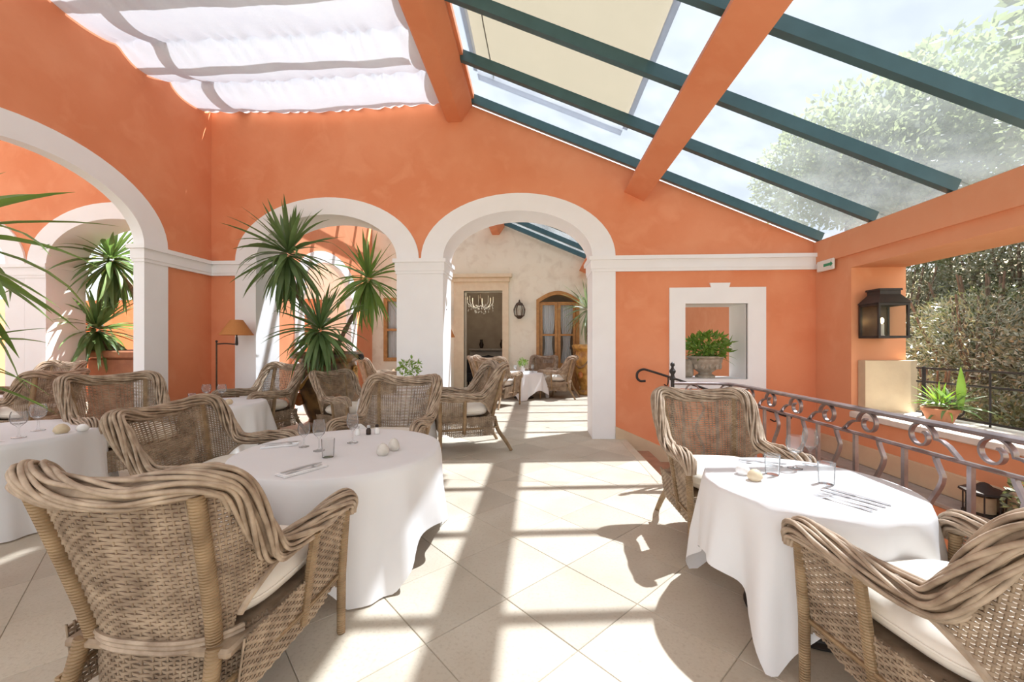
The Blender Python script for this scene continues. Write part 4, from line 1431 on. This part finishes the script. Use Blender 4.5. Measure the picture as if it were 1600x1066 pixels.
# garden railing outside the opening
gr = thing('garden_railing', 'dark iron railing on the parapet outside the opening', 'railing', (4.88, 0, 0.585))
for z in (0.60, 0.43, 0.04):
    b = MB(); b.tube([(0, 5.45, z), (0, -3.2, z)], 0.014, 6); obj('rail', b, 'blackiron', gr)
for i in range(12):
    b = MB(); y = 5.36 - i * 0.74
    b.tube([(0, y, 0.0), (0, y, 0.62 if i % 4 == 0 else 0.60)], 0.020 if i % 4 == 0 else 0.010, 6); obj('baluster', b, 'blackiron', gr)
    if i % 2 == 0:
        b = MB()
        b.tube(catmull([(0, y - 0.37 + 0.16 * math.cos(a) * (1 - a / 9), 0.12 + 0.13 * math.sin(a) * (1 - a / 9)) for a in [q * 0.5 for q in range(0, 13)]], 2), 0.010, 6)
        obj('scroll', b, 'blackiron', gr)

# terracotta pot plant on the parapet
pp = thing('terracotta_pot_plant', 'terracotta pot with spiky green plant on the parapet', 'plant', (4.60, 4.86, 0.585), 0, None, 0.78)
b = MB(); b.lathe([(0.001, 0), (0.13, 0), (0.19, 0.17), (0.20, 0.17), (0.205, 0.22), (0.18, 0.22), (0.17, 0.19), (0.001, 0.185)], 26, cap=False)
obj('pot', b, 'terracotta', pp)
b = MB(); b.lathe([(0.001, 0.192), (0.17, 0.19)], 20, cap=False); obj('soil', b, 'soil', pp)
yucca_head(pp, (0, 0, 0.24), 30, 0.34, 'fern', 21, emin=5, emax=85, wid=0.05)
yucca_head(pp, (0.05, -0.1, 0.24), 18, 0.40, 'leafdark', 22, emin=-15, emax=60, wid=0.06)
link('leaf', get_leaf('fern', 0, 0.10), None, pp, (0.1, -0.18, 0.22), (0.3, -rad(84), rad(40)), (0.62, 0.45, 0.6))

# little lantern and shrub on the plinth below
lt = thing('garden_lantern', 'small dark lidded lantern on the low ledge below the parapet', 'lantern', (4.12, 3.95, -0.089))
b = MB(); b.lathe([(0.14, 0), (0.145, 0.02), (0.001, 0.025)], 8); obj('base', b, 'blackiron', lt)
b = MB(); b.lathe([(0.001, 0.30), (0.03, 0.29), (0.06, 0.26), (0.16, 0.225), (0.165, 0.205), (0.001, 0.205)], 8); obj('lid', b, 'blackiron', lt)
for kk in range(8):
    a = kk * PI / 4
    b = MB(); b.tube([(0.13 * math.cos(a), 0.13 * math.sin(a), 0.02), (0.13 * math.cos(a), 0.13 * math.sin(a), 0.21)], 0.006, 5); obj('bar', b, 'blackiron', lt)
b = MB(); b.lathe([(0.118, 0.025), (0.118, 0.205)], 16, cap=False); obj('glass_body', b, 'pane', lt)
b = MB(); b.lathe([(0.001, 0.026), (0.075, 0.026), (0.075, 0.17), (0.001, 0.17)], 16, cap=False); obj('candle', b, 'sand', lt)
sh = thing('low_shrub', 'low dull green shrub on the ledge at right edge', 'shrub', (4.02, 3.42, -0.089))
b = MB(); b.tube([(0, 0, 0), (0.02, 0.03, 0.12), (0, 0, 0.25)], 0.02, 6); obj('stem', b, 'bark', sh)
link('foliage', bunch(420, 0.21, 51, 'olive2', 0.016, 0.07, 0.9), None, sh, (0, 0, 0.30), kind='stuff')

# ------------------------------------------------------------------ lamps, sign and small fittings
wl = thing('wall_lantern', 'black iron wall lantern with lit candle bulb beside the garden opening', 'lantern', (4.53, 5.52, 1.58))
HW, HD = 0.175, 0.145
def post(b, x, y, z0, z1, r=0.012): b.box(x - r, x + r, y - r, y + r, z0, z1)
b = MB()
for x in (-HW, HW):
    for y in (-HD, HD): post(b, x, y, 0.0, 0.42)
for z in (0.0, 0.42):
    b.box(-HW - 0.015, HW + 0.015, -HD - 0.015, -HD + 0.015, z - 0.015, z + 0.015)
    b.box(-HW - 0.015, HW + 0.015, HD - 0.015, HD + 0.015, z - 0.015, z + 0.015)
    b.box(-HW - 0.015, -HW + 0.015, -HD, HD, z - 0.015, z + 0.015)
    b.box(HW - 0.015, HW + 0.015, -HD, HD, z - 0.015, z + 0.015)
b.box(-HW, HW, -HD, HD, -0.012, 0.0)
obj('frame', b, 'blackiron', wl, angle=25)
b = MB()
rows = [[(-HW - 0.03, -HD - 0.03, 0.435), (HW + 0.03, -HD - 0.03, 0.435), (HW + 0.03, HD + 0.02, 0.435), (-HW - 0.03, HD + 0.02, 0.435)],
        [(-HW * 0.72, -HD * 0.7, 0.55), (HW * 0.72, -HD * 0.7, 0.55), (HW * 0.72, HD * 0.7, 0.55), (-HW * 0.72, HD * 0.7, 0.55)],
        [(-HW * 0.72, -HD * 0.7, 0.60), (HW * 0.72, -HD * 0.7, 0.60), (HW * 0.72, HD * 0.7, 0.60), (-HW * 0.72, HD * 0.7, 0.60)],
        [(-HW * 0.8, -HD * 0.8, 0.60), (HW * 0.8, -HD * 0.8, 0.60), (HW * 0.8, HD * 0.8, 0.60), (-HW * 0.8, HD * 0.8, 0.60)],
        [(-HW * 0.78, -HD * 0.78, 0.625), (HW * 0.78, -HD * 0.78, 0.625), (HW * 0.78, HD * 0.78, 0.625), (-HW * 0.78, HD * 0.78, 0.625)]]
b.grid(rows, closed_u=True)
b.add(rows[4], [(0, 1, 2, 3)]); b.add(rows[0], [(3, 2, 1, 0)])
obj('hood', b, 'blackiron', wl, angle=25)
for y in (-HD,):
    b = MB(); b.box(-HW + 0.012, HW - 0.012, y - 0.002, y + 0.002, 0.012, 0.41); obj('pane', b, 'pane', wl, smooth=False)
for x in (-HW, HW):
    b = MB(); b.box(x - 0.002, x + 0.002, -HD + 0.012, HD - 0.012, 0.012, 0.41); obj('pane', b, 'pane', wl, smooth=False)
b = MB(); b.box(-HW, HW, HD, HD + 0.035, 0.0, 0.42); obj('back_plate', b, 'bronze', wl, angle=25)
b = MB(); b.lathe([(0.03, 0.0), (0.03, 0.02), (0.022, 0.03), (0.022, 0.17), (0.001, 0.175)], 14, (-0.02, 0, 0)); cd = obj('candle', b, 'wax', wl)
b = MB(); b.sphere((-0.02, 0, 0.215), 0.02, 10, 8, sz=1.9); obj('flame_bulb', b, 'flame', cd)

fl_ = thing('floor_lamp', 'bronze floor lamp with orange cone shade in the corner', 'lamp', (-5.08, 6.08, 0.001))
b = MB(); b.lathe([(0.15, 0), (0.155, 0.015), (0.10, 0.03), (0.02, 0.05)], 24); obj('base', b, 'bronze', fl_)
b = MB(); b.tube([(0, 0, 0.03), (0, 0, 0.9), (0, 0, 1.52)], 0.012, 8); obj('pole', b, 'bronze', fl_)
b = MB(); b.tube(catmull([(0, 0, 1.49), (0.15, 0, 1.50), (0.32, 0, 1.49), (0.335, 0, 1.54), (0.335, 0, 1.66)], 5), 0.010, 8)
b.sphere((0, 0, 1.535), 0.018, 8, 6)
b.lathe([(0.016, 1.47), (0.020, 1.50), (0.014, 1.60)], 10, (0.335, 0, 0))
obj('swing_arm', b, 'blackiron', fl_)
b = MB()
b.lathe([(0.235, 1.635), (0.085, 1.875)], 36, (0.335, 0, 0), cap=False)
b.lathe([(0.231, 1.635), (0.081, 1.875)], 36, (0.335, 0, 0), cap=False)
obj('lamp_shade', b, 'shade', fl_)

sg = thing('exit_sign', 'white box exit sign with green running arrow at the right wall corner', 'sign', (4.235, 6.12, 2.56))
b = MB(); b.box(-0.03, 0.0, -0.17, 0.17, 0.0, 0.16, 0.01); obj('housing', b, 'plastic', sg)
b = MB(); b.box(-0.034, -0.0295, -0.12, 0.02, 0.06, 0.10)
b.prism([(-0.12, 0.045), (-0.12, 0.115), (-0.16, 0.08)], -0.034, -0.0295, WL)
obj('green_arrow', b, 'signgreen', sg, smooth=False)

def small_lantern(x, y, z, lab, s=1.0):
    t = thing('wall_sconce', lab, 'lantern', (x, y, z), 0, None, s)
    b = MB(); b.lathe([(0.05, 0), (0.10, 0.05), (0.16, 0.10)], 8, cap=True); obj('bottom_cup', b, 'bronze', t)
    for kk in range(6):
        a = kk * PI / 3
        b = MB(); b.tube(catmull([(0.15 * math.cos(a), 0.15 * math.sin(a), 0.10), (0.18 * math.cos(a), 0.18 * math.sin(a), 0.30), (0.12 * math.cos(a), 0.12 * math.sin(a), 0.44)], 3), 0.010, 5); obj('rib', b, 'bronze', t)
    b = MB(); b.lathe([(0.14, 0.10), (0.17, 0.30), (0.11, 0.44)], 16, cap=False); obj('glass_body', b, 'pane', t)
    b = MB(); b.lathe([(0.13, 0.44), (0.10, 0.50), (0.03, 0.54), (0.02, 0.60)], 12); obj('cap', b, 'bronze', t)
    b = MB(); b.lathe([(0.03, 0.10), (0.03, 0.27), (0.001, 0.28)], 10); obj('candle', b, 'wax', t)
    b = MB(); b.tube([(0, 0, 0.56), (0, 0.12, 0.62), (0, 0.22, 0.5)], 0.012, 6); obj('bracket', b, 'bronze', t)
small_lantern(-0.54, YF - 0.215, 2.32, 'bronze wall lantern between the far doorway and arched doors')
small_lantern(-2.98, YF - 0.215, 2.32, 'bronze wall lantern left of the far doorway')
t = thing('wall_fitting', 'small dark oval fitting on the white central pillar', 'fitting', (-1.525, 6.62, 2.20))
b = MB(); b.sphere((0, 0, 0), 0.07, 14, 10, sx=0.5, sy=0.9, sz=1.7); obj('cover', b, 'grey_stone', t)
b = MB(); b.lathe([(0.03, -0.14), (0.035, -0.125), (0.02, -0.11)], 12); obj('collar', b, 'bronze', t)
t = thing('standing_lamp', 'far lamp with orange shade left of the doorway', 'lamp', (-2.72, 12.2, 0.001))
b = MB(); b.lathe([(0.15, 0), (0.155, 0.015), (0.02, 0.05)], 20); obj('base', b, 'bronze', t)
b = MB(); b.tube([(0, 0, 0.03), (0, 0, 1.72)], 0.014, 8); obj('pole', b, 'bronze', t)
b = MB(); b.lathe([(0.22, 1.72), (0.10, 1.98)], 28, cap=False); b.lathe([(0.216, 1.72), (0.096, 1.98)], 28, cap=False); obj('lamp_shade', b, 'shade', t)

# arched glazed doors in the far wall
dd = link('door_1', None); dd['kind'] = 'structure'; dd.location = (0, YF, 0)
b = MB()
of = [(0.0, 0)] + [(0.0, 2.95)] + [(1.38 * i / 12, 2.95 + 0.28 * math.sin(PI * i / 12)) for i in range(1, 12)] + [(1.38, 2.95), (1.38, 0)]
inf = [(0.10, 0)] + [(0.10, 2.87)] + [(0.10 + 1.18 * i / 12, 2.87 + 0.24 * math.sin(PI * i / 12)) for i in range(1, 12)] + [(1.28, 2.87), (1.28, 0)]
b.prism(of + inf[::-1], -0.04, 0.16, lambda a, c, d: (a, d, c))
obj('door_frame', b, 'oak', dd, angle=25)
def leaf_door(x0, x1, y, flipy=0.0):
    b = MB()
    w = 0.09
    top = 2.88
    b.prism([(x0, 0.02), (x1, 0.02), (x1, top), (x0, top)], y, y + 0.05, lambda a, c, d: (a, d, c),
            holes=[[(x0 + w, 0.9), (x0 + w, 1.78), (x1 - w, 1.78), (x1 - w, 0.9)], [(x0 + w, 1.84), (x0 + w, top - 0.1), (x1 - w, top - 0.1), (x1 - w, 1.84)]])
    d = obj('door_leaf', b, 'oak', dd, angle=25)
    for z0, z1 in ((0.9, 1.78), (1.84, top - 0.1)):
        b = MB(); b.box(x0 + w, x1 - w, y + 0.02, y + 0.026, z0, z1); obj('pane', b, 'pane', d, smooth=False)
    b = MB(); rows = []
    for i in range(13):
        z = top - 0.06 - (top - 0.95) * i / 12
        pin = 1 - 0.45 * math.exp(-((z - 1.55) / 0.45) ** 2)
        rows.append([((x0 + x1) / 2 + ((x0 + w) - (x0 + x1) / 2 + (x1 - x0 - 2 * w) * j / 24) * pin, y + 0.075 + 0.018 * math.sin(j * 1.5), z) for j in range(25)])
    b.grid(rows); obj('voile_curtain', b, 'lace', d, fix=False, angle=80)
    b = MB(); b.tube([(x1 - 0.045, y - 0.02, 1.25), (x1 - 0.045, y - 0.06, 1.25), (x1 - 0.11, y - 0.06, 1.25)], 0.009, 6); obj('handle', b, 'bronze', d)
leaf_door(0.11, 0.685, 0.04)
leaf_door(0.695, 1.27, 0.04)

# far window behind the yucca
ww = link('window_2', None); ww['kind'] = 'structure'; ww.location = (0, YF, 0)
b = MB()
b.prism([(-5.05, 0.95), (-4.05, 0.95), (-4.05, 3.05), (-5.05, 3.05)], -0.02, 0.1, lambda a, c, d: (a, d, c), holes=[[(-4.93, 1.07), (-4.93, 1.95), (-4.17, 1.95), (-4.17, 1.07)], [(-4.93, 2.03), (-4.93, 2.93), (-4.17, 2.93), (-4.17, 2.03)]])
obj('window_frame', b, 'oak', ww, angle=25)
for z0, z1 in ((1.07, 1.95), (2.03, 2.93)):
    b = MB(); b.box(-4.93, -4.17, 0.04, 0.046, z0, z1); obj('pane', b, 'pane', ww, smooth=False)
b = MB(); rows = [[(-4.93 + 0.76 * j / 30, 0.12 + 0.02 * math.sin(j * 1.3), 2.95 - 1.9 * i / 6) for j in range(31)] for i in range(7)]
b.grid(rows); obj('voile_curtain', b, 'lace', ww, fix=False, angle=80)

# chandelier, mantelpiece and sofa in the dark parlour
ch = thing('chandelier', 'crystal chandelier hanging in the dark doorway', 'chandelier', (-2.05, 14.6, 3.05))
b = MB(); b.tube([(0, 0, 0.1), (0, 0, 1.35)], 0.012, 6); obj('chain', b, 'bronze', ch)
b = MB(); b.lathe([(0.02, -0.2), (0.06, -0.1), (0.03, 0.0), (0.05, 0.1), (0.02, 0.2)], 12); obj('stem', b, 'bronze', ch)
rg = random.Random(3)
for kk in range(8):
    a = kk * PI / 4
    b = MB(); b.tube(catmull([(0, 0, -0.1), (0.25 * math.cos(a), 0.25 * math.sin(a), -0.2), (0.45 * math.cos(a), 0.45 * math.sin(a), -0.05), (0.48 * math.cos(a), 0.48 * math.sin(a), 0.08)], 4), 0.012, 6)
    ar = obj('arm', b, 'porcelain', ch)
    b = MB(); b.lathe([(0.014, 0.08), (0.014, 0.20), (0.001, 0.21)], 8, (0.48 * math.cos(a), 0.48 * math.sin(a), 0)); obj('candle', b, 'wax', ar)
b = MB()
for kk in range(90):
    a = rg.uniform(0, 2 * PI); r_ = rg.choice((0.2, 0.35, 0.46)); z = -0.08 - rg.random() * 0.35 * (1.1 - r_)
    b.lathe([(0.001, -0.045), (0.020, -0.01), (0.001, 0.03)], 6, (r_ * math.cos(a), r_ * math.sin(a), z), cap=False)
obj('crystal_drops', b, 'porcelain', ch, kind='stuff')
cl = bpy.data.lights.new('chandelier_light', 'POINT'); cl.energy = 18; cl.color = (1, 0.85, 0.65); cl.shadow_soft_size = 0.3
clo = bpy.data.objects.new('chandelier_light', cl); COL.objects.link(clo); clo.parent = ch; clo.location = (0, 0, 0.3)
mp = thing('mantelpiece', 'pale mantelpiece deep in the dark parlour', 'fireplace', (-1.75, 16.45, 0.001))
b = MB(); b.box(-1.0, 1.0, -0.25, 0.14, 1.25, 1.35, 0.02); obj('shelf', b, 'marble', mp)
for x in (-0.85, 0.85):
    b = MB(); b.box(x - 0.14, x + 0.14, -0.18, 0.14, 0, 1.25, 0.02); obj('jamb', b, 'marble', mp)
b = MB(); b.box(-0.75, 0.75, -0.15, 0.14, 0.95, 1.25, 0.02); obj('frieze', b, 'marble', mp)
for x in (-0.5, 0.35):
    b = MB(); b.lathe([(0.05, 0), (0.10, 0.15), (0.05, 0.3), (0.07, 0.36)], 14, (-1.75 + x, 16.35, 1.352))
    tag(obj('mantel_urn', b, 'darkwood'), 'dark urn on the mantelpiece, %s one of the pair' % ('left' if x < 0 else 'right'), 'urn', 'urns on the mantelpiece')
sf = thing('parlour_sofa', 'dark carved sofa just inside the doorway', 'sofa', (-1.75, 14.2, 0.001))
b = MB(); b.box(-0.8, 0.8, -0.35, 0.35, 0.2, 0.48, 0.06); obj('seat', b, 'velvet', sf)
b = MB(); b.prism([(-0.8, 0.45), (0.8, 0.45), (0.8, 0.95)] + [(0.8 - 1.6 * i / 14, 0.98 + 0.12 * math.sin(PI * i / 14) + 0.03 * math.cos(i * 1.8)) for i in range(1, 14)] + [(-0.8, 0.95)], 0.25, 0.37, WB); obj('backrest', b, 'velvet', sf, angle=30)
for x in (-0.72, 0.72):
    for y in (-0.28, 0.28):
        b = MB(); b.lathe([(0.02, 0), (0.03, 0.1), (0.045, 0.21)], 10, (x, y, 0)); obj('leg', b, 'darkwood', sf)

# ------------------------------------------------------------------ garden outside
b = MB()
NG = 30
rows = []
for i in range(NG + 1):
    y = -14 + 44 * i / NG
    row = []
    for j in range(NG + 1):
        x = XR1 + 0.05 + 26 * j / NG
        h = -0.6 + 0.42 * max(0, x - 6.2) + 0.15 * math.sin(x * 1.7 + y) + 0.1 * math.sin(y * 2.1)
        row.append((x, y, min(h, 5.5)))
    rows.append(row)
b.grid(rows)
o = obj('ground_hillside', b, 'hill', fix=False); o['kind'] = 'structure'
b = MB(); b.box(-60, 60, -60, 60, -2.2, -1.85)
o = obj('ground', b, 'gravel', smooth=False); o['kind'] = 'structure'

SHM = [bunch(10000, 1.0, 61, 'olive', 0.013, 0.062, 0.9, False), bunch(10000, 1.0, 62, 'olive2', 0.014, 0.070, 0.85, False), bunch(9000, 1.0, 63, 'olive', 0.010, 0.085, 1.0, False)]
def hill_z(x, y): return min(5.5, -0.6 + 0.42 * max(0, x - 6.2) + 0.15 * math.sin(x * 1.7 + y) + 0.1 * math.sin(y * 2.1))
STEMS = []
for sd in range(2):
    rg = random.Random(sd + 90); b = MB()
    for q in range(7):
        a = rg.uniform(0, 6.28); e = rg.uniform(0.2, 0.75)
        b.tube(catmull([(0, 0, -0.9), (0.2 * math.cos(a) * e, 0.2 * math.sin(a) * e, -0.3), (0.7 * math.cos(a) * e, 0.7 * math.sin(a) * e, 0.3), (1.0 * math.cos(a) * e, 1.0 * math.sin(a) * e, 0.95)], 3), lambda t: 0.035 - 0.022 * t, 5)
    me = b.mesh('stems'); me.materials.append(M['bark']); STEMS.append(me)
spots = [
    (6.2, 6.6, 1.0, 0, 'grey-green shrub nearest the stone pier outside the opening'), (6.3, 5.2, 1.05, 1, 'dull green shrub behind the terracotta pot plant'),
    (6.4, 3.8, 1.0, 2, 'grey-green shrub at the right end of the garden railing'), (7.6, 7.4, 1.25, 2, 'tall thin-leaved shrub on the slope beside the wall lantern'),
    (7.7, 5.7, 1.3, 0, 'large grey-green shrub in the middle of the opening'), (7.6, 4.2, 1.2, 1, 'dull green shrub on the slope at the right picture edge'),
    (9.1, 8.6, 1.4, 1, 'dull green shrub high on the slope at the left of the opening'), (9.2, 6.6, 1.4, 0, 'grey-green shrub high on the slope in the middle'),
    (9.0, 10.6, 1.5, 2, 'silvery shrub high on the slope just behind the wall lantern'), (11.2, 11.6, 1.9, 1, 'dull green shrub at the hilltop farthest left'), (12.4, 8.6, 1.9, 2, 'silvery shrub at the very top of the slope in the middle'), (12.6, 6.2, 1.9, 0, 'grey-green shrub at the very top of the slope at right'),
    (9.2, 5.0, 1.4, 2, 'silvery shrub high on the slope at right'), (10.8, 9.6, 1.5, 0, 'grey shrub at the hilltop behind the lantern'),
    (10.9, 7.4, 1.5, 2, 'silvery shrub at the hilltop in the middle'), (10.9, 5.4, 1.5, 1, 'green shrub at the hilltop at right'),
]
for i, (x, y, s, k, lab) in enumerate(spots):
    z = hill_z(x, y)
    t = thing('garden_shrub', lab, 'shrub', (x, y, z - 0.05), i * 0.9, 'shrubs on the slope outside the opening')
    link('foliage', SHM[k], None, t, (0, 0, 0.80 * s), (0, 0, 0), (s, s, s), kind='stuff')
    link('stems', STEMS[i % 2], None, t, (0, 0, 0.85 * s), (0, 0, 0), s)
M['haze'] = leafmat('haze_paled_leaf', (0.36, 0.40, 0.30, 1), (0.50, 0.53, 0.44, 1), 0.4)  # leaf colour made paler to paint in the haze and overexposure
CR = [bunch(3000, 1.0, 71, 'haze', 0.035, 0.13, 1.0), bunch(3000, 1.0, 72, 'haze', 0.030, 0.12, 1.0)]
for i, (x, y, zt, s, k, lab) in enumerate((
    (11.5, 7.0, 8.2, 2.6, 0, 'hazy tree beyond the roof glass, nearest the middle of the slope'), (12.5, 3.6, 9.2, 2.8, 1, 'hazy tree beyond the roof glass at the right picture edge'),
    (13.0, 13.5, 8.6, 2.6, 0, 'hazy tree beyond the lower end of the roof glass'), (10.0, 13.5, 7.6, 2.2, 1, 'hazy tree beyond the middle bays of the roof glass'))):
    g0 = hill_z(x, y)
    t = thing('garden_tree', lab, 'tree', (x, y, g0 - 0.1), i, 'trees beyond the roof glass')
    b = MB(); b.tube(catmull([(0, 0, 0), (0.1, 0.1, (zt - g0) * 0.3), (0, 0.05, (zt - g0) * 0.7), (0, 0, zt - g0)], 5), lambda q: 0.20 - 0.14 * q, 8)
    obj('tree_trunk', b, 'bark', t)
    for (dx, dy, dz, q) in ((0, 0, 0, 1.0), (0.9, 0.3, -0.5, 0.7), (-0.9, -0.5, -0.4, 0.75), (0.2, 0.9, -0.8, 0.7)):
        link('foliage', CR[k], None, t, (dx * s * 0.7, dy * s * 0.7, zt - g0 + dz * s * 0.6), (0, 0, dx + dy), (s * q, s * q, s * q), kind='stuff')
print('tiles', ntile)
